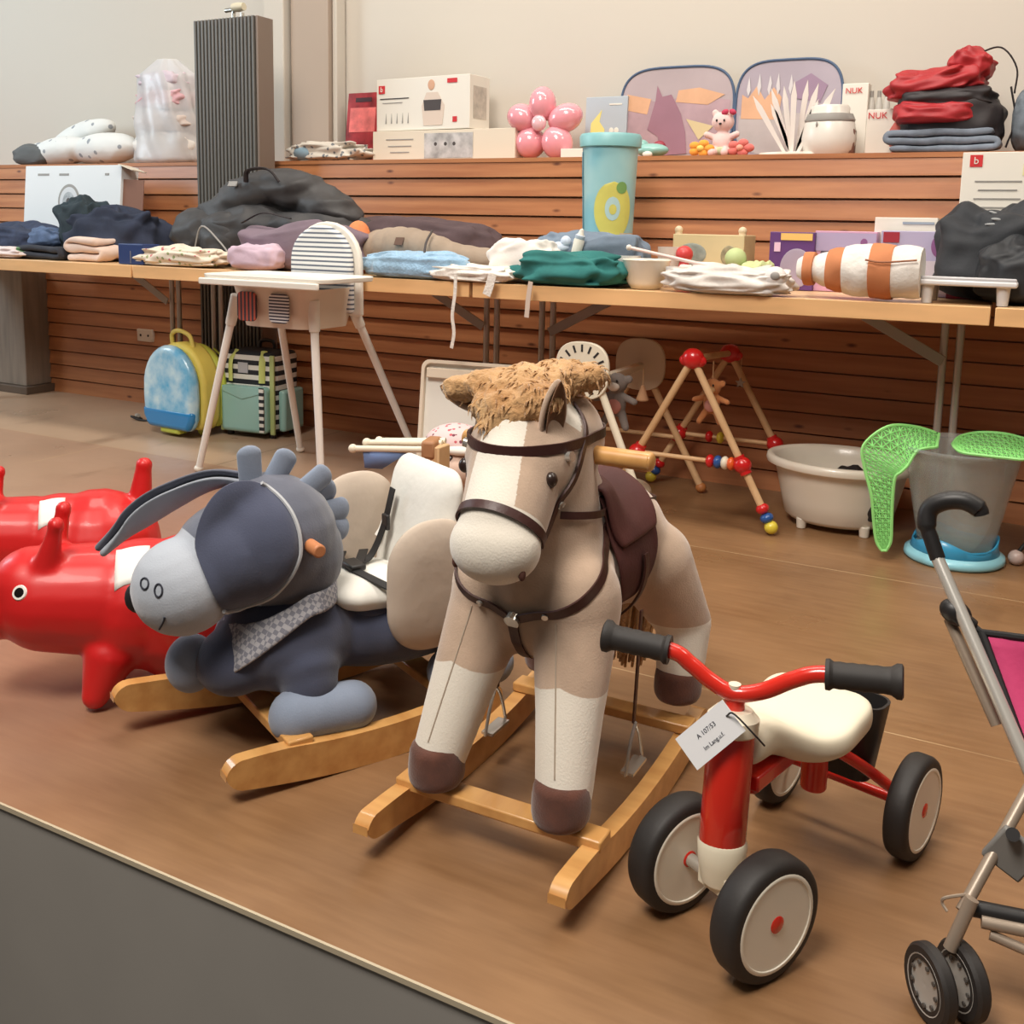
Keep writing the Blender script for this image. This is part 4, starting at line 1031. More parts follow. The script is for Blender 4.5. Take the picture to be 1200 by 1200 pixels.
# ================================================================ SUITCASE AND BACKPACK
p = AZ(215, 505); p = AZ(198, 513)
sc_ = thing('suitcase', 'blue cloud-patterned round-topped child suitcase with yellow sides', 'suitcase', (p.x - .01, p.y + .06, 0), math.radians(-4))
sc_.scale = (1.08, 1.0, 1.08)
SKY = mat('sky_print', (70, 168, 214), .3, coat=.4, col2=(206, 232, 240), vscale=13)
def dome_outline(w, h, n=16):
    out = [(-w / 2 * .82, .03), (w / 2 * .82, .03), (w / 2 * .97, .08), (w / 2, .16)]
    for i in range(1, n):
        a = math.pi * i / n; out.append((w / 2 * math.cos(a) if True else 0, h - w / 2 * 1.15 + w / 2 * 1.15 * math.sin(a)))
    out += [(-w / 2, .16), (-w / 2 * .97, .08)]; return out
_sz = AY(205, 380, p.y + .05).z
o_ = dome_outline(.30, .365)
sb = MB().prism(o_, -.055, .0).build('front_shell', SKY, sc_, bevel=.035, seg=5)
lo = [(x, z) for x, z in o_ if z < .14]
MB().prism([(-.148, .115), (-.143, .075), (-.118, .032), (.118, .032), (.143, .075), (.148, .115)], -.058, -.02).build('shell_base', mat('deep_blue', (34, 128, 188), .3, coat=.4), sb, bevel=.02, seg=4)
MB().prism(dome_outline(.312, .372), .0, .10).build('side_band', mat('yellow_fabric', (222, 204, 98), .6, var=.08), sc_, bevel=.02, seg=4)
MB().prism(dome_outline(.30, .36), .098, .15).build('rear_shell', mat('lime_fabric', (200, 210, 84), .6, var=.1), sc_, bevel=.03, seg=4)
MB().tube([(-.06, .04, .355), (-.05, .03, .40), (0, .02, .418), (.05, .03, .40), (.06, .04, .355)], .009, n=10).build('handle', mat('yellow_handle', (226, 208, 110), .4), sc_)
for s_ in (-1, 1):
    MB().lathe([(1e-4, -.012), (.024, -.012), (.026, 0), (.024, .012), (1e-4, .012)], 20, (s_ * .09, .06, .026), (1, 0, 0)).build('wheel', mat('wheel_lime', (190, 196, 80), .5), sc_)
MB().box((0, -.02, .028), (.11, .05, .03)).build('foot', mat('wheel_lime', (190, 196, 80), .5), sc_, bevel=.008)
MB().tube([(.05, .16, .34), (.085, .19, .28), (.09, .19, .16)], .012, n=8, flat=(1, .4)).build('strap', mat('lime_fabric', (200, 210, 84)), sc_)

p = AZ(309, 518); bp_ = thing('backpack', 'striped school backpack with shiny mint pockets, behind the highchair legs', 'backpack', (p.x - .135, p.y + .14, 0), math.radians(6))
SB = striped('backpack_stripe', (222, 222, 214), (34, 38, 44), 24, 'Z', .5); SBX = striped('backpack_trim', (222, 222, 214), (34, 38, 44), 34, 'Z', .5)
MT = mat('mint_shiny', (146, 192, 186), .25, coat=.5, bump=.3, bscale=14)
MB().box((0, 0, .195), (.27, .19, .35)).build('body', SB, bp_, bevel=.03, seg=5)
b_ = MB().box((0, -.105, .125), (.23, .06, .20)).build('front_pocket', MT, bp_, bevel=.02, seg=4)
MB().prism([(-.1, .225), (.1, .225), (.1, .2), (0, .17), (-.1, .2)], -.139, -.13).build('pocket_flap', MT, b_, bevel=.002)
for s_ in (-1, 1):
    MB().box((s_ * .155, 0, .12), (.035, .15, .18)).build('side_pocket', MT, bp_, bevel=.014, seg=3)
    MB().box((s_ * .128, -.098, .19), (.022, .012, .34)).build('edge_trim', mat('lime_piping', (170, 184, 120), .6), bp_, bevel=.003)
MB().box((.10, -.138, .13), (.022, .006, .19)).build('stripe_trim', SBX, bp_, smooth=False)
MB().tube([(-.04, .05, .365), (-.03, .05, .40), (.03, .05, .40), (.04, .05, .365)], .008, n=8).build('handle', BLACK, bp_)
for s_ in (-1, 1): MB().tube([(s_ * .07, -.07, .372), (s_ * .08, -.1, .33), (s_ * .08, -.105, .24)], .014, n=8, flat=(1, .35)).build('strap', mat('lime_strap', (196, 208, 120), .6), bp_)
for x in (-.11, .11):
    for y in (-.07, .07): MB().cyl((x, y, 0), (x, y, .022), .014).build('foot', BLACK, bp_)
MB().box((-.02, -.098, .30), (.05, .004, .045)).build('reflector', mat('reflector_grey', (176, 178, 184), .4), bp_)
p = AZ(158, 492); cbl = MB().tube([(0, 0, .006), (.03, -.02, .006), (.0, -.05, .02), (.05, -.04, .006), (.12, -.01, .006), (.16, .03, .006)], .005, n=8).build('cable', BLACK)
put(cbl, (p.x, p.y + .03, 0)); tag(cbl, 'short dark cable with plug lying beside the round-topped suitcase', 'cable')
MB().cyl((-.01, .0, .012), (-.03, .01, .012), .01).build('plug', mat('plug_grey', (170, 164, 156), .4), cbl)
# ================================================================ TOYS ON THE FLOOR IN THE MIDDLE
PW = mat('pale_wood', (222, 184, 140), .5, col2=(206, 164, 118), vscale=4, stretch=(3, 3, 3))
WW = mat('white_wood', (232, 222, 200), .45)
JR = mat('joint_red', (204, 28, 30), .3, coat=.4); JB = mat('bead_blue', (40, 84, 150), .3, coat=.4); JY = mat('bead_yellow', (226, 204, 66), .35, coat=.3); JO = mat('bead_orange', (226, 96, 40), .35, coat=.3)
G = thing('play_gym', 'wooden baby gym with red ball joints and coloured bead feet beside the bath', 'play gym', (-.99, 3.06, 0))
def P3(x, y, z): return Vector((x, y, z))
for yy, far in ((0, 0), (.41, 1)):
    top = P3(0, yy, .525 if not far else .50)
    MB().ell(top, (.036, .03, .033)).ell(top + P3(.0, 0, -.006), (.045, .02, .024)).build('ball_joint', JR, G)
    for s_ in (-1, 1):
        foot = P3(s_ * .272, yy, .025); d = (foot - top).normalized()
        MB().cyl(top + d * .02, foot - d * .05, .0115).build('leg', PW, G)
        j = top.lerp(foot, .635)
        MB().ell(j, (.029, .026, .027)).cyl(j - d * .03, j + d * .03, .018).build('ball_joint', JR, G)
        for k, m in enumerate((JR, JB, JY)):
            c = foot - d * (.062 - .031 * k); MB().ell(c, (.021, .021, .0165 if k < 2 else .021), d.to_track_quat('Z', 'Y').to_euler()).build('foot_bead', m, G)
    a = top.lerp(P3(-.272, yy, .025), .635); b = top.lerp(P3(.272, yy, .025), .635)
    MB().cyl(a, b, .0075).build('lower_bar', PW, G)
    for x_, m in (((.07, JR), (.095, JB), (.118, WW), (.138, JO)) if not far else ((-.06, JR), (-.02, JY))):
        MB().ell(P3(x_, yy, a.z), (.014, .021, .021)).build('bead', m, G)
MB().cyl((0, 0, .525), (0, .41, .50), .0105).build('top_bar', PW, G)
def plush_doll(parent, name, c, s, mb_, mh, acc):
    c = Vector(c); mb = MB().ell(c, (.028 * s, .022 * s, .036 * s)).ell(c + Vector((0, 0, .055 * s)), (.030 * s, .026 * s, .028 * s))
    for k in (-1, 1):
        mb.cap(c + Vector((k * .02 * s, 0, .02 * s)), .010 * s, c + Vector((k * .055 * s, -.01 * s, .03 * s - .02 * s)), .009 * s, 12)
        mb.cap(c + Vector((k * .016 * s, 0, -.025 * s)), .012 * s, c + Vector((k * .035 * s, -.015 * s, -.06 * s)), .010 * s, 12)
        mb.ell(c + Vector((k * .033 * s, 0, .068 * s)), (.012 * s, .007 * s, .012 * s))
    o = blob(mb, name, mb_, parent, voxel=.0035 * s, it=3)
    MB().ell(c + Vector((0, -.022 * s, .048 * s)), (.016 * s, .010 * s, .012 * s)).build('muzzle', mh, o)
    MB().ell(c + Vector((0, -.014 * s, -.005 * s)), (.020 * s, .012 * s, .022 * s)).build('belly', acc, o)
    for k in (-1, 1): MB().ell(c + Vector((k * .01 * s, -.026 * s, .064 * s)), (.0035 * s, .003 * s, .004 * s), n=10).build('eye', BLACK, o)
    return o
mk = thing('hanging_monkey', 'orange plush monkey hanging from the wooden gym with red joints', 'plush toy', (-.975, 3.23, .36))
MB().cyl((0, 0, .075), (0, 0, .14), .002).build('cord', PW, mk)
plush_doll(mk, 'body', (0, 0, 0), 1.0, mat('monkey_plush', (196, 128, 78), .9, sheen=.2), mat('monkey_face', (232, 190, 140), .9), mat('monkey_pink', (224, 160, 150), .9))
st_ = thing('hanging_star', 'small pale star dangling at the far end of the red-jointed gym', 'toy charm', (-.93, 3.40, .41))
MB().prism([(.018 * (1 if i % 2 == 0 else .45) * math.sin(math.pi * i / 5), .018 * (1 if i % 2 == 0 else .45) * math.cos(math.pi * i / 5)) for i in range(10)], -.004, .004).build('star', mat('pale_star', (170, 160, 150), .6), st_, smooth=False)
MB().cyl((0, 0, .012), (0, 0, .085), .001).build('cord', PW, st_)

# second gym: white wooden frame with fan-shaped end plates
G2 = thing('play_gym', 'pale wooden baby gym with round white end plates, behind the horse head', 'play gym', (-1.30, 2.98, 0))
def plate(y, z, sc, x=0, m=WW, marks=True):
    out = []
    for i in range(36):
        a = 2 * math.pi * i / 36; out.append((x + sc * .085 * math.copysign(abs(math.cos(a)) ** .75, math.cos(a)), z + sc * .085 * math.copysign(abs(math.sin(a)) ** .75, math.sin(a))))
    p_ = MB().prism(out, y - .007, y + .007).build('end_plate', m, G2, bevel=.003)
    if marks:
        mb = MB()
        for i in range(15):
            a = math.radians(-60 + 300 * i / 14); c_ = Vector((x + sc * .066 * math.cos(a), y - .0075, z + sc * .066 * math.sin(a)))
            mb.box(c_, (sc * .022, .001, .007), (0, -a, 0))
        mb.build('printed_marks', mat('ink_black', (40, 36, 36), .7), p_, smooth=False)
    return p_
plate(0, .468, 1.1, -.03)
plate(.44, .442, 1.1, .0, mat('white_wood_far', (214, 196, 172), .5), False)
for y, z, fx in ((0, .455, .20), (.44, .435, .24)):
    for s_ in (-1, 1):
        a = P3(s_ * .02, y + .012, z - .02); b = P3(s_ * fx, y + .012, .02)
        l_ = MB().cyl(a, b, .0125).build('leg', WW if y == 0 else PW, G2)
        MB().ell(b, (.019, .019, .018)).build('foot', mat('foot_wood', (186, 120, 68), .5), l_)
    zc = .19; q = (z - .02 - zc) / (z - .04)
    MB().cyl((-.02 - (fx - .02) * q, y + .012, zc), (.02 + (fx - .02) * q, y + .012, zc), .008).build('lower_bar', PW, G2)
MB().box((0, .22, .435), (.028, .44, .022)).build('top_bar', WW, G2, bevel=.004)
pd = thing('hanging_panda', 'grey and white plush animal hanging from the pale gym', 'plush toy', (-1.27, 3.13, .345))
MB().cyl((0, 0, .085), (0, 0, .105), .002).build('cord', PW, pd)
plush_doll(pd, 'body', (0, 0, 0), 1.25, mat('grey_plush', (120, 110, 104), .9, sheen=.2), mat('white_plush', (230, 222, 212), .9), mat('rose_plush', (190, 130, 120), .9))
hk = thing('hanging_bell', 'small tan cone hanging from the pale gym bar', 'toy charm', (-1.235, 3.28, .34))
MB().lathe([(1e-4, .05), (.006, .048), (.022, 0), (.02, -.004), (1e-4, -.004)], 20).build('cone', mat('tan_felt', (196, 150, 112), .8), hk); MB().cyl((0, 0, .048), (0, 0, .11), .0015).build('cord', PW, hk)
dk = thing('plush_duck', 'orange footed plush duck lying under the pale gym', 'plush toy', (-1.22, 3.2, 0))
MB().ell((0, 0, .04), (.06, .04, .04)).ell((-.05, -.01, .08), (.03, .028, .028)).build('body', mat('cream_plush', (232, 214, 186), .9, sheen=.2), dk)
for s_ in (-1, 1): MB().ell((.045, s_ * .03 - .02, .02), (.024, .016, .014)).build('foot', JO, dk)

# white rimmed board leaning behind the horse
wb = thing('white_board', 'white rimmed plastic tray standing on edge behind the horse ears', 'tray', (-1.72, 2.96, .02), math.radians(8))
wb.rotation_euler = (-.12, 0, math.radians(8))
o_ = rrect(.42, .44, .03, 5, 0, .22); MB().prism(o_, 0, .012).build('panel', mat('panel_white', (232, 230, 222), .4), wb, bevel=.002)
o2 = rrect(.395, .415, .025, 5, 0, .22); n = len(o_)
mb = MB().add([(x, -.02, z) for x, z in o_] + [(x, -.02, z) for x, z in o2] + [(x, 0, z) for x, z in o2] + [(x, 0, z) for x, z in o_], [(a * n + i, a * n + (i + 1) % n, ((a + 1) % 4) * n + (i + 1) % n, ((a + 1) % 4) * n + i) for a in range(4) for i in range(n)])
mb.build('rim', mat('rim_beige', (222, 208, 188), .45), wb, bevel=.002)
MB().box((0, -.011, .395), (.38, .018, .035)).build('inner_edge', mat('rim_beige', (222, 208, 188)), wb, bevel=.003)

# wooden rods toy with blue cloth
rd = thing('rod_rack', 'rack of white round-ended rods with brown socket, left of the horse head', 'wooden toy', (-1.47, 2.30, 0))
ang = math.radians(28); ux = Vector((-.95, -.28, 0)).normalized()
base = Vector((.03, .0, 0))
MB().box((.03, 0, .17), (.03, .06, .33)).build('post', PW, rd, bevel=.004); MB().box((.03, 0, .01), (.12, .16, .02)).build('foot', PW, rd, bevel=.004)
for k, (ln, zz, yy) in enumerate(((.235, .318, -.02), (.215, .330, .012), (.19, .333, .03))):
    a = Vector((.03, yy, zz + .008)); b = a + ux * ln - Vector((0, 0, .012))
    r0 = MB().cyl(a, b, .0085).build('rod', WW, rd); MB().ell(b, (.0125, .0125, .0125)).build('rod_knob', WW, r0)
MB().box((.005, 0, .325), (.04, .08, .05), (0, 0, .28)).build('socket', mat('socket_brown', (172, 122, 84), .6), rd, bevel=.008)
mb = MB().add([Vector((.0, -.028, .31)) + ux * .05, Vector((.0, -.028, .31)) + ux * .175, Vector((.0, -.028, .262)) + ux * .17, Vector((0, -.028, .262)) + ux * .12], [(0, 1, 2, 3)])
mb.build('blue_cloth', mat('blue_cloth', (112, 134, 178), .9), rd, solid=.003)
# plush head with patterned cap
pl = thing('plush_pony', 'pink beige plush pony with dark eye and flowered cap, behind the white seat', 'plush toy', (-1.60, 2.62, 0), math.radians(10))
mb = MB().ell((0, 0, .09), (.12, .13, .09)).ell((.02, -.02, .22), (.085, .08, .09)).cap((0, 0, .12), .07, (.02, -.02, .22), .06).cap((-.06, -.1, .03), .03, (-.08, -.15, .03), .03).cap((.08, -.1, .03), .03, (.09, -.15, .03), .03).ell((.06, -.08, .20), (.045, .05, .045))
b_ = blob(mb, 'body', mat('pony_plush', (206, 176, 158), .9, sheen=.3, var=.06), pl, voxel=.008, it=4)
MB().ell((.02, -.01, .272), (.095, .085, .055)).build('cap', spotted('flower_cap', (226, 198, 196), (120, 60, 76), 55, .28, c3=(196, 90, 100)), pl)
MB().ell((.055, -.085, .262), (.05, .025, .014)).build('forelock', mat('white_plush', (230, 222, 212)), pl)
for k, x in enumerate((.035, .105)): MB().ell((x, -.095 + k * .03, .228), (.014, .01, .02)).build('eye', EYEM, pl)

# baby bath
BT = thing('baby_bath', 'cream white plastic baby bath tub on the floor under the table', 'bath', (-.565, 3.29, 0))
CB = mat('bath_plastic', (226, 216, 200), .3, coat=.2)
pr = [(.0, .035), (.62, .035), (.72, .045), (.80, .09), (.90, .18), (.94, .213), (1.0, .222), (1.06, .219), (1.075, .205), (1.06, .196), (1.02, .2), (.955, .196), (.93, .18), (.83, .09), (.77, .035), (.70, .022), (.0, .02)]
MB().lathe([(r_q * .205 + 1e-4 * (r_q == 0), z) for r_q, z in pr], 56, sx=1.05, sy=.88).build('tub', CB, BT, sharp=1.2)
for x, y in ((-.09, -.10), (.10, -.10), (-.09, .09), (.10, .09)): MB().cyl((x, y, 0), (x, y, .035), .014, .017).build('foot', CB, BT, bevel=.003)
bs = cloth_heap('bath_sponge_insert', 'black foam insert lying inside the cream baby bath', 'bath insert', (-.50, 3.25, .036), (.17, .16, .172), BLACK, seed=3)
# translucent bath bucket
BK = thing('bath_bucket', 'clear plastic bath bucket with bright blue suction foot at the right', 'bucket', (-.205, 3.12, 0))
CL = mat('clear_plastic', (226, 232, 228), .12, trans=.75, alpha=.62)
CL.node_tree.nodes['Principled BSDF'].inputs['IOR'].default_value = 1.2
MB().lathe([(1e-4, .045), (.085, .045), (.098, .055), (.112, .12), (.15, .32), (.153, .33), (.172, .335), (.176, .328), (.172, .322), (.158, .322), (.154, .312), (.116, .12), (.102, .05), (.088, .038), (1e-4, .038)], 56).build('pail', CL, BK, sharp=1.2)
BL = mat('blue_rubber', (58, 156, 200), .35, coat=.2)
MB().lathe([(1e-4, .0), (.128, 0), (.136, .008), (.134, .022), (.12, .03), (.108, .034), (.105, .03), (1e-4, .03)], 56).build('foot_ring', mat('pale_blue_rubber', (150, 212, 226), .35, coat=.2), BK, sharp=1.2)
vs = []; nn = 56
for j, (rr, zz) in enumerate(((.118, .03), (.112, .05), (.114, .062))):
    for i in range(nn):
        a = 2 * math.pi * i / nn; vs.append((rr * math.cos(a), rr * math.sin(a), zz + (.016 * math.sin(3 * a + 1) if j == 2 else 0)))
MB().add(vs, [(j * nn + i, j * nn + (i + 1) % nn, (j + 1) * nn + (i + 1) % nn, (j + 1) * nn + i) for j in range(2) for i in range(nn)]).build('blue_skirt', BL, BK, solid=.004)
NET = mat('green_net', (136, 214, 118), .6)
def net(name, label, rows, m=NET, sub=6):
    """stretched net: rows of (left, right) world points"""
    nr = len(rows); Lp = smooth_path([r[0] for r in rows], 5); Rp = smooth_path([r[1] for r in rows], 5); n = len(Lp); nv = sub
    o = sum((p for r in rows for p in r), Vector()) / (2 * nr); mb = MB()
    vs = [Lp[i].lerp(Rp[i], j / (nv - 1)) - o for i in range(n) for j in range(nv)]; fs = []
    for i in range(n - 1):
        for j in range(nv - 1):
            a, b_, c_, d = i * nv + j, i * nv + j + 1, (i + 1) * nv + j + 1, (i + 1) * nv + j
            fs += [(a, b_, c_), (a, c_, d)] if (i + j) % 2 else [(a, b_, d), (b_, c_, d)]
    ob = mb.add(vs, fs).build(name, m); q = ob.modifiers.new('w', 'WIREFRAME'); q.thickness = .0034; q.use_boundary = True
    ob.location = o; tag(ob, label, 'net')
    MB().add(vs, fs).build('net_membrane', mat('green_membrane', (130, 200, 120), .6, alpha=.45), ob)
    MB().tube([p - o for p in Lp] + [p - o for p in Rp[::-1]], .0045, n=6, closed=True, sm=0).build('rim_cord', mat('green_cord', (150, 222, 130), .5), ob)
    return ob
rw_ = [((1100, 508, 3.12), (1098, 524, 3.04)), ((1072, 500, 3.08), (1076, 528, 3.0)), ((1040, 500, 3.02), (1064, 545, 2.985)), ((1012, 522, 2.99), (1056, 553, 2.98)), ((1013, 548, 2.985), (1049, 560, 2.98)), ((1021, 580, 2.98), (1046, 585, 2.98)), ((1024, 612, 2.98), (1045, 612, 2.98)), ((1027, 634, 2.98), (1044, 634, 2.98)), ((1033, 645, 2.98), (1039, 645, 2.98))]
net('bath_net', 'green net sling draped over the left rim of the clear bucket', [(AY(*a), AY(*b)) for a, b in rw_], sub=7)
rw_ = [((1116, 524, 3.1), (1117, 528, 3.05)), ((1124, 512, 3.16), (1126, 540, 2.98)), ((1145, 507, 3.2), (1150, 546, 2.97)), ((1175, 508, 3.2), (1180, 545, 2.97)), ((1200, 514, 3.2), (1202, 538, 2.98)), ((1215, 520, 3.1), (1216, 528, 3.05))]
net('bath_net', 'green net seat stretched across the top of the clear bucket', [(Vector((AY(*a).x, AY(*a).y, max(AY(*a).z, .338))), Vector((AY(*b).x, AY(*b).y, max(.34, AY(*b).z)))) for a, b in rw_], sub=9)
rp = AZ(1190, 662)
rf = thing('rod_stand', 'thin rod with pinkish ball foot at the right edge beside the bucket', 'stand', (rp.x, rp.y, 0))
MB().ell((0, 0, .022), (.022, .022, .022)).build('ball_foot', mat('ball_rose', (190, 168, 160), .35, coat=.3), rf)
MB().cyl((0, 0, .03), (.16, .05, .30), .006).build('rod', BLACK, rf)

# ================================================================ DOLL STROLLER
SV = mat('satin_tube', (206, 202, 194), .3, .45)
SVD = mat('worn_tube', (158, 142, 126), .4, .3)
PK = mat('pink_fabric', (206, 66, 116), .8, bump=.2, bscale=90)
S0 = Vector((-.06, 1.22, 0))
S_ = thing('doll_stroller', 'small folding stroller with silver frame and pink seat at the right edge', 'stroller', tuple(S0))
def sp(px, py, y): return AY(px, py, y) - S0
Wv = Vector((.27, .05, 0))
hk_ = [sp(1150, 603, 1.50), sp(1147, 596, 1.50), sp(1130, 587, 1.5), sp(1108, 587, 1.5), sp(1090, 596, 1.5), sp(1086, 614, 1.495), sp(1092, 634, 1.49), sp(1099, 655, 1.485)]
t0, t1, t2 = sp(1096, 648, 1.487), sp(1120, 716, 1.46), sp(1204, 905, 1.37)
_d = (t2 - t1).normalized(); t3 = t2 + _d * ((.05 - t2.z) / _d.z)
b0, b1 = sp(1208, 920, 1.36), sp(1127, 1068, 1.25)
b00 = b0 + (b0 - b1).normalized() * .16
for k in (0, 1):
    o = Wv * k
    MB().tube([p + o for p in hk_], lambda t: .0105 if t < .12 else (.013 if t < .75 else .0105), n=14).build('handle', BLACK, S_)
    MB().cyl(t0 + o, t3 + o, .0088).build('main_tube', SV, S_)
    MB().cyl(sp(1112, 725, 1.47) + o, sp(1168, 850, 1.42) + o, .0075).build('rear_tube', SVD, S_)
    MB().cyl(b1 + o, b00 + o, .0075).build('front_tube', SVD, S_)
    MB().ell(t1 + o + Vector((0, 0, -.002)), (.022, .016, .017), (0, .5, 0)).box(t1 + o + Vector((.012, -.008, -.008)), (.03, .014, .02), (0, .6, 0)).build('folding_joint', BLACK, S_, bevel=.003)
    w0 = sp(1113, 1112, 1.235) + o
    for dx in (-.021, .021):
        ax2 = Vector((.78, .62, 0)).normalized(); c2 = t3 + o + ax2 * dx + Vector((0, 0, -.0045))
        t4 = MB().lathe([(.028, -.009), (.042, -.009), (.0455, -.005), (.0455, .005), (.042, .009), (.028, .009)], 36, c2, ax2, closed=True).build('wheel', TY, S_)
        MB().lathe([(1e-4, -.0075), (.008, -.009), (.026, -.0065), (.034, -.0095), (.0345, 0), (.034, .0095), (.026, .0065), (.008, .009), (1e-4, .0075)], 30, c2, ax2).build('wheel_disc', mat('disc_grey', (168, 164, 158), .45), t4)
    MB().cyl(b1 + o + Vector((.01, 0, .02)), w0 + Vector((0, 0, .0)), .008).build('fork', SVD, S_)
    for dx, m_ in ((-.021, 1), (.021, 1)):
        ax_ = Vector((.78, .62, 0)).normalized(); c_ = Vector((0.012, .005, .0455)) + o + ax_ * dx
        t_ = MB().lathe([(.028, -.009), (.042, -.009), (.0455, -.005), (.0455, .005), (.042, .009), (.028, .009)], 36, c_, ax_, closed=True).build('wheel', TY, S_)
        MB().lathe([(1e-4, -.0075), (.008, -.009), (.026, -.0065), (.034, -.0095), (.0345, 0), (.034, .0095), (.026, .0065), (.008, .009), (1e-4, .0075)], 30, c_, ax_).build('wheel_disc', mat('disc_grey', (168, 164, 158), .45), t_)
        dots = MB()
        for q in range(9):
            a = 2 * math.pi * q / 9; side = ax_.cross(Vector((0, 0, 1)))
            p_ = c_ + side * math.cos(a) * .024 + Vector((0, 0, math.sin(a) * .024)) - ax_ * .0085
            dots.cyl(p_, p_ - ax_ * .002, .0028, n=8)
        dots.build('disc_holes', mat('hole_grey', (84, 80, 76), .6), t_)
bk = [sp(1138, 733, 1.45), sp(1158, 741, 1.45)]
a_, b_, c_, d_ = sp(1150, 741, 1.45), sp(1150, 741, 1.45) + Wv, sp(1222, 940, 1.36) + Wv * .9, sp(1222, 940, 1.36)
mb = MB(); mb.grid(lambda u, v: a_.lerp(b_, u).lerp(d_.lerp(c_, u), v) + Vector((0, .035, -.01)) * math.sin(math.pi * u) * math.sin(math.pi * min(1, v * 1.1)), 12, 12)
mb.build('seat_fabric', PK, S_, solid=.003)
MB().tube([a_ + (d_ - a_) * t for t in (0, .5, 1)], .006, n=8).build('fabric_binding', HN, S_)
MB().tube([sp(1128, 722, 1.455), a_, b_], .005, n=8, sm=0).build('top_binding', HN, S_)
MB().cyl(sp(1140, 1064, 1.26), sp(1140, 1064, 1.26) + Wv, .010).build('cross_bar', BLACK, S_)
MB().cyl(sp(1150, 1080, 1.25), sp(1150, 1080, 1.25) + Wv, .0075).build('cross_bar', SVD, S_)
MB().cyl(sp(1160, 1095, 1.25), sp(1235, 1128, 1.25), .006).build('brace', SVD, S_)
MB().tube([sp(1134, 1048, 1.26), sp(1108, 1052, 1.25), sp(1104, 1058, 1.25), sp(1110, 1068, 1.245)], .002, n=6).build('latch_wire', SVD, S_)
MB().box(sp(1186, 1000, 1.30), (.05, .012, .05), (0, .5, 0)).build('bracket_plate', mat('plate_grey', (120, 118, 114), .5), S_, bevel=.003)
MB().cyl(sp(1187, 978, 1.29), sp(1187, 978, 1.28), .008).build('bolt', BLACK, S_)
# ================================================================ THINGS ON THE PLANK LEDGE
YL = 3.80; ZLs = ZL
FAB = dict(rough=.9, bump=.35, bscale=70, bdist=.003)
def heap(name, label, cat, a, b, top, y, dep, m, z=ZT, **k):
    A_, B_ = AY(a, 250, y), AY(b, 250, y); h = AY((a + b) / 2, top, y).z - z
    return cloth_heap(name, label, cat, ((A_.x + B_.x) / 2, y, z), (B_.x - A_.x, dep, h), m, **k)
def bx_(name, label, cat, a, b, top, y, dep, m, z=ZT, rz=0, tilt=0, **k):
    A_, B_ = AY(a, 250, y), AY(b, 250, y); h = AY((a + b) / 2, top, y).z - z
    o = carton(name, label, cat, ((A_.x + B_.x) / 2, y + dep / 2, z), (B_.x - A_.x, dep, h), m, **k)
    o.rotation_euler = (tilt, 0, rz); return o, B_.x - A_.x, h, -dep / 2 - .001
CW = mat('card_white', (226, 220, 208), .6); INKR = mat('print_red', (200, 40, 44), .5); INKG = mat('print_grey', (150, 146, 140), .6); INKD = mat('print_dark', (70, 62, 60), .6)
SKIN = mat('print_skin', (206, 160, 130), .6)

def lumps(name, pts, m, parent, k=.014, fr=11, vox=.009, it=5, sq=1):
    mb = MB()
    for c, r, *q in pts: mb.ell(c, r, q[0] if q else (0, 0, 0))
    sd = Vector((len(name) * 1.7, len(pts) * 2.3, 0))
    def w_(c, n):
        g = Vector((c.x * fr * .55 + c.z * fr * .6, c.y * fr, c.z * fr * 1.2 - c.x * fr * .3)) + sd
        v = 1 - abs(2 * noise.noise(g)); f_ = n * k * ((v - .6) + .5 * noise.noise(g * 2.3))
        if c.z + f_.z < .001: f_.z = .001 - c.z
        return f_
    return blob(mb, name, m, parent, voxel=vox, it=it, warp=w_)
_a, _b = AY(28, 190, 3.80), AY(172, 190, 3.80); _w = _b.x - _a.x
rc0 = thing('rolled_cushion', 'white rolled cushions with grey motifs lying crossed on the ledge, grey end at left', 'cushion', ((_a.x + _b.x) / 2, 3.80, ZLs))
MOT = spotted('motif_cotton', (222, 222, 218), (150, 154, 158), 17, .22)
lumps('lower_roll', [((-.10 * _w, -.05, .075), (.26 * _w, .09, .075), (0, -.1, 0)), ((.22 * _w, -.03, .085), (.26 * _w, .095, .082), (0, -.05, 0))], MOT, rc0, k=.006, fr=7)
lumps('upper_roll', [((-.18 * _w, .07, .13), (.26 * _w, .075, .07), (0, -.42, 0)), ((-.02 * _w, .07, .18), (.2 * _w, .07, .06), (0, -.2, 0)), ((-.38 * _w, .04, .07), (.1 * _w, .07, .065))], MOT, rc0, k=.006, fr=7)
e_ = heap('grey_pad', 'dark grey pad sticking out under the white rolled cushion', 'pad', 26, 66, 168, 3.72, .14, mat('pad_grey', (96, 98, 98), **FAB), ZLs, seed=5, wr=.08)
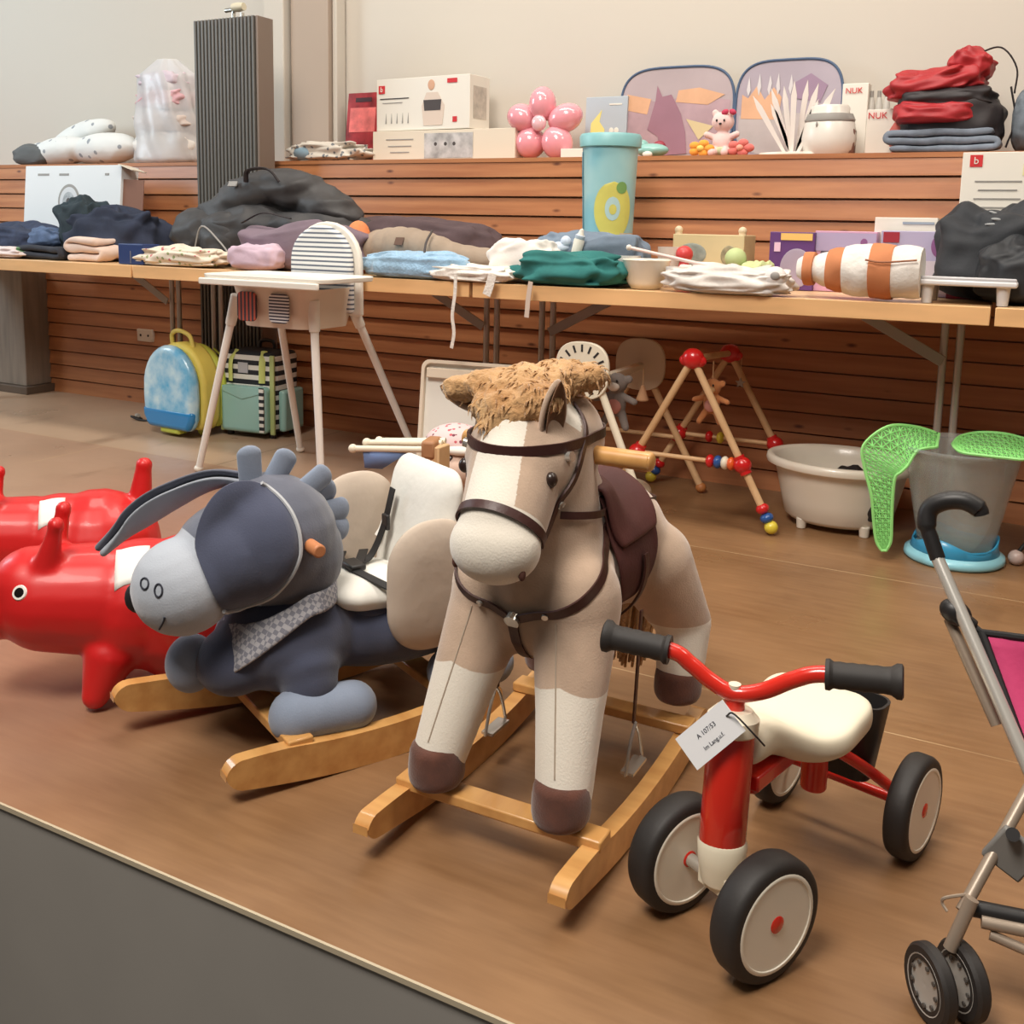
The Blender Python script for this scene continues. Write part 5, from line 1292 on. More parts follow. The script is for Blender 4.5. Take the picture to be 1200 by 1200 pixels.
# clear bag of clothes
A_, B_ = AY(164, 150, 3.8), AY(234, 150, 3.8)
bag = thing('plastic_bag', 'tall clear plastic bag stuffed with pale and pink clothes beside the radiator', 'bag', ((A_.x + B_.x) / 2, 3.80, ZLs))
bw = B_.x - A_.x; bh = AY(200, 70, 3.8).z - ZLs
def bagf(k):
    mb = MB(); 
    def f(u, v):
        a = 2 * math.pi * u; r = bw / 2 * (1.02 - .22 * v) * (1 - max(0, v - .85) * 4.2) * (.80 if v < .02 else 1)
        r *= 1 + .08 * noise.noise(Vector((math.cos(a) * 2, math.sin(a) * 2, v * 6))) + .05 * math.sin(a * 9 + v * 8)
        return Vector((r * math.cos(a) * k, r * .62 * math.sin(a) * k, bh * v * (1 if k == 1 else .95)))
    mb.grid(f, 60, 30, cu=True); return mb
bagf(1).build('film', mat('clear_film', (222, 220, 220), .3, alpha=.62, bump=.6, bscale=24), bag, sub=1)
for k, (zz, hh, m, sd) in enumerate(((.01, .17, mat('white_cotton', (226, 220, 212), **FAB), 3), (.16, .13, mat('beige_knit', (206, 190, 180), **FAB), 4), (.27, .12, mat('pink_cotton', (212, 166, 170), **FAB), 8), (.36, .10, mat('lilac_cotton', (206, 190, 198), **FAB), 9))):
    o = cloth_heap('clothes', '', '', (0, 0, zz), (bw * (.92 - .05 * k), .20, hh), m, seed=sd, parent=bag)
heap('strap_bundle', 'crumpled grey white cloth straps lying on the ledge before the red picture book', 'cloth', 345, 432, 163, 3.76, .16, spotted('strap_print', (206, 198, 186), (112, 116, 120), 40, .28), ZLs, seed=12, wr=.45, freq=4.5)
MB().ell((-.11, -.05, .04), (.05, .04, .035)).build('blue_roll', mat('steel_blue_cloth', (126, 150, 164), **FAB), bpy.data.objects['strap_bundle'])
bk, w_, h_, yf = bx_('picture_book', 'red black picture book leaning on the wall beside the stacked white cartons', 'book', 403, 440, 107, 3.90, .02, mat('book_red', (148, 44, 48), .4, var=.5, vscale=16), ZLs, tilt=-.12)
panel(bk, 'cover_picture', mat('cover_pink', (214, 110, 106), .4, var=.3, vscale=22), 0, h_ * .62, w_ * .8, h_ * .34, yf)
panel(bk, 'cover_title', mat('cover_dark', (66, 40, 44), .4), 0, h_ * .9, w_ * .5, h_ * .06, yf)
lb, w_, h_, yf = bx_('long_carton', 'long cream carton lying flat on the ledge under another white carton', 'carton', 437, 602, 152, 3.74, .16, mat('card_cream', (220, 208, 188), .6), ZLs)
for i, zz in enumerate((.72, .5, .3)): panel(lb, 'print_line', INKG, -w_ * .30, h_ * zz, w_ * (.2 - .03 * i), .004, yf)
panel(lb, 'picture_print', mat('print_smoke', (176, 174, 172), .6, var=.35, vscale=22), w_ * .05, h_ * .5, w_ * .34, h_ * .8, yf)
for x_ in (-.09, -.02, .04): MB().ell((w_ * .05 + x_ * w_, yf, h_ * .55), (.012, .001, .012)).build('picture_dot', INKD, lb)
cb2, w_, h_, yf = bx_('carrier_carton', 'white baby carrier carton with person photo, on top of the long cream carton', 'carton', 440, 552, 90, 3.76, .15, CW, AY(500, 152, 3.74).z + .002, rz=-.06)
hh = h_
panel(cb2, 'logo', INKR, -w_ * .44, hh * .80, .034, .034, yf - .0005)
text('b', .03, CW, cb2, (-w_ * .44, yf - .002, hh * .80))
panel(cb2, 'label', INKR, w_ * .32, hh * .90, .05, .018, yf - .0005)
panel(cb2, 'print_line', INKD, -w_ * .3, hh * .62, w_ * .32, .004, yf); panel(cb2, 'print_line', INKG, -w_ * .32, hh * .54, w_ * .22, .003, yf)
for i in range(5): MB().prism([(-w_ * .40 + i * .03, hh * .14), (-w_ * .39 + i * .03, hh * .34), (-w_ * .385 + i * .03, hh * .14)], yf - .001, yf).build('figure_icon', INKG, cb2, smooth=False)
MB().ell((w_ * .1, yf, hh * .84), (.018, .001, .022)).build('photo_head', SKIN, cb2)
MB().prism([(w_ * .02, hh * .08), (w_ * .22, hh * .08), (w_ * .24, hh * .45), (w_ * .17, hh * .70), (w_ * .05, hh * .70), (-w_ * .0, hh * .45)], yf - .001, yf).build('photo_body', mat('print_shirt', (214, 196, 180), .6), cb2, smooth=False)
MB().prism([(w_ * .03, hh * .36), (w_ * .2, hh * .36), (w_ * .21, hh * .56), (w_ * .02, hh * .56)], yf - .002, yf - .001).build('photo_carrier', INKD, cb2, smooth=False)
panel(cb2, 'logo', INKR, w_ * .35, hh * .18, .022, .022, yf - .0005)
MB().box((w_ / 2 + .001, 0, hh * .5), (.001, .10, hh * .6)).build('side_print', mat('print_side', (190, 180, 168), .6, var=.2, vscale=30), cb2, smooth=False)

# flower balloon
c0 = AY(636, 145, 3.78); fb = thing('flower_balloon', 'pink five-petal foil flower balloon resting on the ledge', 'balloon', (c0.x, 3.78, ZLs))
PB = mat('pink_balloon', (236, 158, 168), .18, coat=.7)
fz = c0.z - ZLs
for k, (px, py, rx, rz_, rot) in enumerate(((636, 122, .042, .056, 0), (661, 138, .058, .045, .35), (653, 167, .05, .055, .5), (620, 167, .05, .052, -.5), (612, 138, .05, .045, -.35))):
    q = AY(px, py, 3.78); MB().ell((q.x - c0.x, (k % 2) * .012, q.z - ZLs), (rx * 1.3, .06, rz_ * 1.25), (0, -rot, 0), n=28).build('petal', PB, fb, sub=1)
MB().ell((0, -.035, fz), (.032, .02, .032)).build('balloon_centre', mat('clear_pink', (236, 190, 196), .1, coat=.8), fb)
cd_, w_, h_, yf = bx_('greeting_card', 'pale blue card with yellow shape standing between flower balloon and first sunshade', 'card', 682, 730, 113, 3.92, .012, mat('card_blue', (176, 186, 194), .5), ZLs, tilt=-.04)
MB().prism([(-w_ * .4, h_ * .05), (-w_ * .02, h_ * .05), (-w_ * .02, h_ * .5), (-w_ * .15, h_ * .62), (-w_ * .1, h_ * .8), (-w_ * .35, h_ * .6)], yf - .001, yf).build('yellow_print', mat('print_yellow', (228, 214, 130), .5), cd_, smooth=False)
panel(cd_, 'print_line', CW, w_ * .22, h_ * .88, w_ * .3, .006, yf)
for x_ in (.14, .26): MB().ell((w_ * x_, yf, h_ * .48), (.010, .001, .012)).build('print_dot', CW, cd_)
bx_('flat_box', 'thin white box lying on the ledge right of the pink flower balloon', 'box', 655, 688, 174, 3.72, .10, CW, ZLs)

# sunshades
def sunshade(label, a, b, top, seed, cols):
    A_, B_ = AY(a, 120, 3.94), AY(b, 120, 3.94); w_ = B_.x - A_.x; h_ = AY((a + b) / 2, top, 3.94).z - ZLs
    s_ = thing('sunshade', label, 'sunshade', ((A_.x + B_.x) / 2, 3.93, ZLs), 0, 'wire-rimmed car sunshades against the wall'); s_.rotation_euler = (-.06, 0, 0)
    out = []
    for i in range(64):
        t = 2 * math.pi * i / 64; cx, sz = math.cos(t), math.sin(t)
        e = .50 if sz > 0 else .38; out.append((math.copysign(abs(cx) ** e, cx) * w_ / 2 * (1 - .04 * max(0, -sz)), h_ / 2 + math.copysign(abs(sz) ** (.62 if sz > 0 else .45), sz) * h_ / 2 * .97))
    MB().prism(out, 0, .0015).build('film', mat('shade_film_%d' % seed, cols[0], .5, var=.08, vscale=4), s_, smooth=False)
    MB().tube([(x, 0, z) for x, z in out], .0052, n=8, closed=True, sm=0).build('wire_rim', mat('navy_binding', (72, 92, 120), .6), s_)
    return s_, w_, h_
s1, w_, h_ = sunshade('first car sunshade from the left, lilac with dark pink pointed print, blue rim', 727, 860, 76, 1, ((174, 158, 160),))
def pr_(par, nm, m, pts, y=-.001): MB().prism([(x * w_, z * h_) for x, z in pts], y - .0006, y).build(nm, m, par, smooth=False)
PPL = mat('print_plum', (150, 108, 122), .6, var=.06); PAP = mat('print_apricot', (212, 164, 128), .6, var=.1); PSD = mat('print_sand', (206, 186, 142), .6); PGR = mat('print_mauve', (172, 144, 150), .6, var=.12, vscale=12)
pr_(s1, 'print_hill', PGR, [(-.47, .2), (-.3, .1), (.2, .08), (.46, .3), (.47, .62), (.1, .70), (-.1, .62), (-.45, .68)])
pr_(s1, 'print_cloud', PAP, [(-.44, .55), (-.25, .50), (-.22, .66), (-.44, .72)], -.002); pr_(s1, 'print_cloud', PAP, [(.0, .62), (.28, .58), (.42, .68), (.2, .76), (.02, .74)], -.002)
pr_(s1, 'print_shape', PPL, [(-.24, .34), (-.18, .64), (-.17, .80), (-.12, .68), (-.04, .70), (.05, .5), (.1, .3), (.12, .08), (-.12, .06), (-.14, .26)], -.003)
pr_(s1, 'print_shape', PSD, [(.1, .44), (.34, .36), (.22, .22)], -.003)
s2, w_, h_ = sunshade('second car sunshade from the left, grey lilac with orange castle-like patch', 862, 987, 67, 2, ((166, 154, 164),))
pr_(s2, 'print_hill', mat('print_fog', (178, 168, 166), .6, var=.1), [(-.46, .12), (-.2, .05), (.3, .06), (.46, .2), (.4, .4), (-.1, .5), (-.46, .45)])
pr_(s2, 'print_tower', PAP, [(-.44, .42), (-.08, .40), (-.06, .62), (-.14, .72), (-.22, .60), (-.3, .74), (-.38, .62), (-.44, .66)], -.002)
for i, x in enumerate((-.38, -.28, -.18, -.1, .02)): pr_(s2, 'print_blossom', mat('print_white', (206, 200, 200), .6), [(x - .02, .70 + .03 * (i % 2)), (x, .64), (x + .02, .70 + .03 * (i % 3)), (x, .84 + .02 * (i % 2))], -.003)
pr_(s2, 'print_bloom', mat('print_violet', (150, 124, 146), .6), [(.08, .6), (.3, .56), (.36, .72), (.2, .84), (.06, .76)], -.002)

# toys in front of the sunshades
tq = thing('bath_toy', 'small turquoise bath toy in front of the first sunshade', 'toy', (AY(764, 172, 3.74).x, 3.74, ZLs))
b_ = MB().ell((0, 0, .03), (.068, .045, .026)).ell((-.045, 0, .048), (.032, .03, .024)).build('body', mat('turquoise_plastic', (140, 190, 182), .35, coat=.3), tq, sub=1)
MB().ell((.0, -.045, .012), (.02, .012, .012)).build('foot', CW, tq)
rdt = thing('red_berry_toy', 'tiny dark red round toy beside the turquoise bath toy', 'toy', (AY(771, 160, 3.80).x, 3.82, ZLs)); MB().ell((0, 0, .05), (.026, .02, .022)).build('ball', mat('dark_red', (150, 50, 66), .5), rdt); MB().cyl((0, 0, 0), (0, 0, .04), .012).build('foot', mat('dark_red', (150, 50, 66)), rdt)
tb = thing('plush_bear', 'small pale pink plush bear with red bow and green trousers between the sunshades', 'plush toy', (AY(847, 150, 3.74).x, 3.74, ZLs + .052))
mb = MB().ell((0, 0, .0), (.036, .03, .045)).ell((.0, 0, .075), (.042, .034, .036))
for k in (-1, 1): mb.cap((k * .03, -.0, .02), .013, (k * .056, -.01, .03), .012, 12).ell((k * .03, 0, .108), (.013, .008, .013)).cap((k * .018, -.01, -.03), .016, (k * .024, -.045, -.036), .015, 12)
b_ = blob(mb, 'body', mat('pink_plush', (230, 196, 190), .9, sheen=.3), tb, voxel=.004, it=3)
MB().ell((0, -.002, -.028), (.038, .032, .022)).build('trousers', mat('sage_cloth', (190, 196, 160), .9), b_)
for k in (-1, 1): MB().ell((.026 + k * .014, -.02, .108), (.014, .008, .010), (0, k * .4, 0)).build('bow', mat('bow_red', (190, 56, 84), .7), b_); MB().ell((k * .014, -.033, .078), (.004, .003, .005), n=10).build('eye', BLACK, b_)
MB().ell((0, -.034, .066), (.006, .005, .004), n=10).build('nose', BLACK, b_)
for nm, lb_, px, col, sd in (('plush_flower', 'orange yellow plush flower at the feet of the pink plush bear, left side', 822, (234, 160, 60), 1), ('plush_flower', 'coral pink plush flower at the feet of the pink plush bear, right side', 868, (214, 112, 104), 2)):
    t_ = thing(nm, lb_, 'plush toy', (AY(px, 170, 3.70).x, 3.71, ZLs))
    for q in range(5):
        a = 2 * math.pi * q / 5; MB().ell((.028 * math.cos(a) * 1.1, -.012, .03 + .018 * math.sin(a)), (.020, .014, .015)).build('petal', mat('petal_%d' % sd, col, .85, sheen=.2), t_)
    MB().ell((0, -.02, .03), (.014, .014, .012)).build('centre', mat('centre_%d' % sd, (236, 206, 110) if sd == 1 else (230, 160, 140), .85), t_)
# drying rack with blades
dr = thing('drying_rack', 'white bottle drying rack of upright plastic blades on an oval base', 'rack', (AY(932, 150, 3.76).x, 3.76, ZLs))
MB().lathe([(1e-4, 0), (.12, 0), (.125, .006), (.122, .014), (.112, .012), (1e-4, .01)], 36, sy=.6).build('base', WP, dr)
for i, (dx, tilt, ln) in enumerate(((-.07, -.55, .24), (-.045, -.34, .25), (-.022, -.16, .24), (.0, -.02, .25), (.012, .10, .26), (.03, .26, .25), (.05, .50, .25), (-.03, -.45, .2), (.02, .36, .2))):
    y_ = (-.03, .02, -.01)[i % 3]
    R_ = Matrix.Translation((dx * .35, y_, .01)) @ Matrix.Rotation(tilt, 4, 'Y')
    out = [(0 - .005, 0), (.005, 0), (.009, ln * .5), (.010, ln * .8), (0, ln), (-.010, ln * .8), (-.009, ln * .5)]
    MB().prism(out, -.002, .002, M=R_).build('blade', mat('blade_white', (222, 212, 204), .4), dr, smooth=False)
# rounded white appliance
ap = thing('bottle_warmer', 'round white bottle warmer with grey rim line beside the drying rack', 'bottle warmer', (AY(972, 150, 3.76).x, 3.76, ZLs))
ah = AY(972, 124, 3.76).z - ZLs
MB().lathe([(1e-4, 0), (.07, 0), (.088, .02), (.094, .06), (.086, .11), (.07, .14), (.066, .145), (.066, ah - .01), (.06, ah), (1e-4, ah)], 40, sy=.8).build('body', mat('warmer_white', (222, 216, 206), .4, coat=.2), ap)
MB().lathe([(.084, .118), (.0735, .140), (.077, .144), (.086, .124)], 40, sy=.82, closed=True).build('rim_line', INKG, ap)
MB().ell((-.03, -.067, .105), (.004, .004, .009)).build('slot_mark', INKG, ap)
MB().box((.075, .0, .05), (.03, .05, .09)).build('side_grip', mat('brown_side', (120, 84, 72), .5), ap, bevel=.01)
n1, w_, h_, yf = bx_('nipple_carton', 'taller white carton with red lettering behind the round bottle warmer', 'carton', 978, 1008, 98, 3.88, .06, CW, ZLs)
text('NUK', .028, INKR, n1, (-w_ * .05, yf - .002, h_ * .90))
n2, w_, h_, yf = bx_('nipple_carton', 'shorter white red carton with pump print beside the red bag', 'carton', 1008, 1054, 128, 3.76, .07, CW, ZLs)
text('NUK', .030, INKR, n2, (-w_ * .22, yf - .002, h_ * .86))
MB().prism([(w_ * .12, h_ * .2), (w_ * .36, h_ * .24), (w_ * .38, h_ * .6), (w_ * .22, h_ * .72), (w_ * .1, h_ * .55)], yf - .001, yf).build('pump_print', mat('print_coral', (214, 110, 100), .5), n2, smooth=False)
MB().prism([(-w_ / 2, 0), (w_ / 2, 0), (w_ / 2, h_ * .16), (w_ * .1, h_ * .05)], yf - .001, yf).build('red_corner', INKR, n2, smooth=False)
MB().prism([(w_ / 2, h_), (w_ / 2, h_ * .86), (w_ * .1, h_)], yf - .001, yf).build('red_corner', INKR, n2, smooth=False)
for i, px in enumerate((1012, 1021, 1030, 1039)):
    t_ = thing('small_bottle', ('leftmost small grey white bottle in the row behind the shorter white red carton', 'second small grey white bottle from the left in the row behind the red carton', 'third small grey white bottle from the left in the row behind the red carton', 'rightmost small grey white bottle in the row, nearest the red bag')[i], 'bottle', (AY(px, 120, 3.92).x, 3.92, ZLs), 0, 'small bottles behind the white red carton')
    MB().lathe([(1e-4, 0), (.012, 0), (.0125, .19), (.008, .215), (1e-4, .215)], 16).build('bottle', mat('bottle_grey', (196, 192, 184), .4), t_); MB().cyl((0, 0, .213), (0, 0, .238), .007).build('cap', INKG, t_)

# red and black bag
A_, B_ = AY(1050, 120, 3.74), AY(1172, 120, 3.74); rbw = B_.x - A_.x; rbh = AY(1110, 56, 3.74).z - ZLs
RB = thing('travel_bag', 'red and black fabric carry bag sagging on top of folded jeans on the ledge', 'bag', ((A_.x + B_.x) / 2, 3.76, ZLs))
RF = mat('red_nylon', (164, 34, 40), .55, var=.12, bump=.3, bscale=30); BF = mat('black_nylon', (44, 38, 40), .6, bump=.3, bscale=30)
cloth_heap('lower_body', '', '', (.02, 0, 0), (rbw, .26, rbh * .62), BF, seed=21, wr=.12, parent=RB)
cloth_heap('lower_red_panel', '', '', (-.02, -.05, rbh * .26), (rbw * .84, .22, rbh * .26), RF, seed=22, wr=.12, lean=-.1, parent=RB)
cloth_heap('middle_band', '', '', (0, -.02, rbh * .42), (rbw * .95, .24, rbh * .22), BF, seed=23, wr=.1, parent=RB)
o = cloth_heap('upper_red_panel', '', '', (-.03, -.02, rbh * .52), (rbw * .93, .22, rbh * .34), RF, seed=24, wr=.28, parent=RB); o.rotation_euler = (0, -.12, 0)
o = cloth_heap('upper_flap', '', '', (.05, -.02, rbh * .70), (rbw * .42, .16, rbh * .32), RF, seed=26, wr=.25, parent=RB); o.rotation_euler = (0, .35, 0)
MB().tube([(.08, -.02, rbh * .93), (.15, -.03, rbh * .97), (.20, -.03, rbh * .78), (.20, -.03, rbh * .55)], .007, n=8, flat=(1, .4)).build('strap', BF, RB)
MB().tube([(.19, -.06, rbh * .6), (.21, -.06, rbh * .3), (.19, -.07, rbh * .05)], .008, n=8, flat=(1, .4)).build('strap', BF, RB)
MB().box((.03, -.125, rbh * .50), (.02, .003, .008)).build('brand_patch', CW, RB)
folded('folded_jeans', 'grey blue folded jeans under the red and black bag', 'jeans', (AY(1105, 160, 3.70).x, 3.66, ZLs), (.34, .09, .075), 3, mat('jeans_grey', (112, 120, 132), .85, var=.25, vscale=18), seed=3, group=None)
heap('grey_hat_bag', 'mottled grey blue cloth bundle at the far right end of the ledge', 'bundle', 1176, 1230, 100, 3.78, .24, mat('mottled_grey', (104, 112, 120), var=.3, vscale=30, **FAB), ZLs, seed=31, wr=.1)

# ================================================================ THINGS ON THE TABLES
JN = mat('navy_jeans', (50, 58, 80), .9, var=.25, vscale=20, bump=.5, bscale=90, bdist=.003); JB2 = mat('mid_jeans', (88, 106, 136), .9, var=.25, vscale=20, bump=.5, bscale=90, bdist=.003); DKC = mat('dark_cloth', (48, 50, 58), .9, var=.2, vscale=12, bump=.5, bscale=60, bdist=.003)
heap('folded_cloth', 'white cloth with pink and green print at the far left table end', 'cloth', -30, 38, 287, 3.02, .2, spotted('print_cloth', (222, 206, 202), (120, 160, 120), 14, .3, c3=(220, 160, 170)), seed=2, wr=.2)
folded('dark_trousers', 'black folded trousers with a white cord on the left table', 'trousers', (AY(62, 290, 3.08).x, 3.10, ZT), (.36, .24, .055), 2, DKC, seed=7, wav=.012)
heap('jeans_pile', 'dark blue jeans heaped at the far left of the tables', 'jeans', -24, 74, 256, 3.24, .22, JN, seed=4, wr=.28, dirn=10)
heap('jeans_pile', 'lighter blue jeans roll lying against the dark blue jeans', 'jeans', 40, 76, 264, 3.16, .12, JB2, ZT + .05, seed=6, wr=.2)
# big white carton, open end
bc, w_, h_, yf = bx_('product_carton', 'large white carton with round appliance picture and one open brown end', 'carton', 24, 136, 194, 3.34, .10, mat('card_bright', (222, 224, 224), .5), ZT, tilt=-.10)
MB().box((w_ / 2 + .05, -.02, h_ * .45), (.10, .004, h_ * .8), (0, 0, .35)).build('open_flap', mat('card_brown_inside', (134, 96, 80), .7), bc, smooth=False)
MB().box((w_ / 2 + .035, -.02, h_ * .97), (.09, .09, .004), (0, .3, .1)).build('top_flap', mat('card_cream', (220, 208, 188)), bc, smooth=False)
for rr, mm, yy in ((.082, INKG, 0), (.068, mat('print_pale', (206, 208, 210), .6), .001), (.045, mat('print_mesh', (160, 164, 166), .5, var=.3, vscale=60), .002), (.016, INKD, .003)):
    MB().ell((-w_ * .02, yf - yy, h_ * .60), (rr * .92, .0012, rr), n=32).build('picture_ring', mm, bc)
for x_, l_ in ((-.3, .12), (-.08, .1), (.36, .04)): panel(bc, 'print_line', INKG, w_ * x_, h_ * .9, w_ * l_, .010, yf)
heap('black_hoodie', 'dark teal black clothing bundle leaning on the large white carton', 'clothing', 74, 124, 226, 3.20, .16, mat('teal_black', (44, 56, 62), var=.2, **FAB), seed=9, wr=.25)
heap('dark_jacket', 'dark navy jacket heaped beside the large white carton', 'jacket', 88, 190, 238, 3.22, .26, mat('navy_black', (42, 48, 66), var=.25, **FAB), seed=14, wr=.28, dirn=20)
folded('cream_top', 'cream pink folded baby top in front of the dark navy jacket', 'clothing', (AY(108, 280, 3.04).x, 3.06, ZT), (.21, .17, .10), 3, mat('cream_pink', (226, 200, 184), var=.06, **FAB), seed=5, wav=.014)
bx_('blue_box', 'small dark blue box at the front of the left table', 'box', 137, 166, 286, 2.96, .09, mat('box_navy', (38, 58, 108), .4), ZT)
MB().box((0, -.046, .03), (.002, .001, .05)).build('seam_line', INKG, bpy.data.objects['blue_box'])
heap('floral_cloth', 'pale floral baby clothes heap right of the small dark blue box', 'clothing', 164, 266, 285, 3.02, .16, spotted('floral_cotton', (226, 212, 192), (196, 110, 110), 34, .24, c3=(150, 160, 110)), seed=8, wr=.3, freq=4)
# big black bag
BBK = mat('bag_charcoal', (62, 60, 60), .6, var=.15, vscale=8, bump=.3, bscale=40, bdist=.003)
A_, B_ = AY(208, 250, 3.26), AY(436, 250, 3.26); bbw = B_.x - A_.x; bbh = AY(330, 198, 3.26).z - ZT
BBg = thing('carry_bag', 'large charcoal black padded carry bag lying on the table behind the highchair', 'bag', ((A_.x + B_.x) / 2, 3.26, ZT))
kx, kz = bbw / 1.0, bbh / .40
def sc_(L): return [((c[0] * kx, c[1], c[2] * kz), (r[0] * kx, r[1], r[2] * kz), *q) for c, r, *q in L]
lumps('lower_body', sc_([((-.31, -.01, .12), (.18, .13, .13)), ((-.08, -.02, .13), (.26, .14, .13)), ((.20, .0, .13), (.26, .13, .12)), ((.42, .03, .11), (.11, .09, .09))]), BBK, BBg, k=.022, fr=7)
lumps('upper_body', sc_([((-.24, .02, .20), (.18, .12, .10), (0, -.5, 0)), ((-.08, .02, .29), (.20, .12, .095), (0, -.25, 0)), ((.10, .02, .32), (.17, .11, .08), (0, .1, 0)), ((.27, .03, .25), (.17, .10, .08), (0, .45, 0)), ((.02, .05, .18), (.34, .08, .14))]), BBK, BBg, k=.018, fr=8)
lumps('side_pocket', sc_([((-.15, -.10, .11), (.12, .06, .12), (0, .2, 0))]), BBK, BBg, k=.012, fr=8)
MB().tube([(-.25, -.17, .06), (-.19, -.185, .16), (-.10, -.18, .10), (-.04, -.17, .03)], .0035, n=6).build('piping', mat('piping_silver', (160, 156, 152), .5), BBg)
MB().tube([(-.03, -.10, bbh * .86), (.0, -.12, bbh * .97), (.10, -.12, bbh * .98), (.14, -.10, bbh * .86)], .010, n=8, flat=(1, .5)).build('carry_handle', BF, BBg)
MB().tube([(.0, -.16, bbh * .45), (.12, -.17, bbh * .55), (.24, -.15, bbh * .50)], .006, n=8, flat=(1, .5)).build('strap', BF, BBg)
MB().box((-.10, -.10, bbh * .84), (.045, .004, .022), (-.5, 0, 0)).build('label_patch', INKG, BBg)
heap('plum_cloth', 'dark plum cloth layer spread behind the grey nursing pillow', 'cloth', 400, 584, 252, 3.36, .18, mat('plum_cotton', (88, 70, 72), var=.15, **FAB), seed=45, wr=.12)
heap('lilac_bag', 'mauve grey soft bag with dark piping behind the striped highchair cushion', 'bag', 285, 432, 256, 3.10, .16, mat('mauve_cotton', (126, 108, 118), var=.12, **FAB), seed=46, wr=.12, freq=1.6)
heap('pink_roll', 'pale lilac pink roll at the left end of the mauve bag', 'cloth', 272, 330, 284, 3.0, .12, mat('lilac_pink', (206, 180, 194), var=.06, **FAB), seed=47, wr=.1)
ot = thing('orange_ball_toy', 'round orange toy peeking out behind the highchair backrest', 'toy', (AY(424, 275, 3.14).x, 3.12, AY(424, 275, 3.14).z)); MB().ell((0, 0, 0), (.045, .04, .052)).build('ball', mat('orange_felt', (222, 134, 84), .8, var=.1, vscale=40), ot)
MB().cyl((0, .01, -.06), (0, .01, ZT - ot.location.z), .02).build('stem', mat('orange_felt', (222, 134, 84)), ot)
NP = thing('nursing_pillow', 'taupe curved nursing pillow with dark seam and brown label patch', 'pillow', (AY(504, 290, 3.16).x, 3.16, ZT))
mb = MB(); 
for i in range(9):
    t = i / 8; x = -.215 + .44 * t; r = .075 - .028 * t; mb.ell((x, -.05 * math.sin(math.pi * t), r * .95 + .03 * math.sin(math.pi * min(1, t * 1.3)) + .02), (.07, r * 1.1, r))
blob(mb, 'pillow', mat('taupe_cotton', (160, 142, 124), var=.08, **FAB), NP, voxel=.008, it=8)
MB().tube([(.07, -.155, .02), (.078, -.16, .06), (.072, -.14, .12), (.06, -.08, .165)], .004, n=6).build('seam', INKD, NP)
MB().box((-.055, -.118, .125), (.035, .003, .03), (-.5, 0, 0)).build('label_patch', mat('brown_patch', (96, 70, 56), .7), NP)
heap('blue_fleece', 'light blue fuzzy cloth lying in front of the taupe nursing pillow', 'cloth', 428, 548, 292, 3.0, .14, mat('light_blue_fleece', (150, 186, 214), var=.12, vscale=30, rough=.95, sheen=.5, bump=1, bscale=120, bdist=.004), seed=50, wr=.2, freq=5)
LACE = mat('white_lace', (230, 222, 212), .85, var=.05, bump=.8, bscale=110)
heap('lace_top', 'white lace top with straps hanging over the table edge', 'clothing', 508, 606, 308, 2.99, .14, LACE, seed=51, wr=.3, freq=4)
lt = bpy.data.objects['lace_top']; lp = lt.location
def hang(px0, ytop, pxs, m, name='strap', w_=.012):
    pts = [AY(px, py, YF - .022) - lp for px, py in pxs]; band(name, pts, w_, .002, lt, m)
hang(0, 0, ((534, 322), (533, 345), (530, 370), (532, 390), (529, 408)), LACE)
hang(0, 0, ((577, 322), (574, 334), (570, 346)), LACE, 'strap', .03)
hang(0, 0, ((622, 330), (619, 350), (618, 362), (617, 372)), mat('beige_ribbon', (206, 186, 170), .7), 'strap', .016)
heap('white_shirt', 'white folded baby shirt propped diagonally left of the green cloth', 'clothing', 576, 652, 276, 3.08, .16, mat('white_jersey', (230, 222, 214), var=.04, **FAB), seed=53, wr=.18, lean=.15)
heap('teal_cloth', 'teal green cloth folded in loose layers at the table front edge', 'cloth', 606, 736, 292, 3.03, .18, mat('teal_jersey', (44, 112, 108), var=.2, vscale=9, **FAB), seed=54, wr=.32, freq=2.4, dirn=8)
heap('grey_blue_cloth', 'grey blue cloth bundle behind the teal cloth, under white figurine', 'cloth', 632, 760, 268, 3.20, .18, mat('slate_cotton', (116, 130, 146), var=.12, **FAB), seed=55, wr=.18)
wf = thing('baby_bottle', 'small white baby bottle lying tilted on the grey blue cloth', 'bottle', tuple(AY(678, 285, 3.10)))
MB().lathe([(1e-4, -.045), (.017, -.043), (.018, .01), (.014, .018), (.014, .026), (.009, .034), (.006, .046), (1e-4, .05)], 20, (0, 0, 0), (.25, 0, 1)).build('bottle', CW, wf)
MB().lathe([(.0155, .014), (.0165, .016), (.0165, .026), (.0145, .028)], 20, (0, 0, 0), (.25, 0, 1)).build('collar', mat('pale_ring', (190, 200, 214), .5), wf)
w2 = thing('white_bootie', 'white and pale blue knitted bootie left of the tilted baby bottle', 'shoe', tuple(AY(656, 290, 3.12))); MB().ell((0, 0, 0), (.036, .025, .02)).ell((.022, 0, .02), (.018, .02, .02)).build('bootie', mat('pale_blue_knit', (198, 210, 226), .9), w2, sub=1)
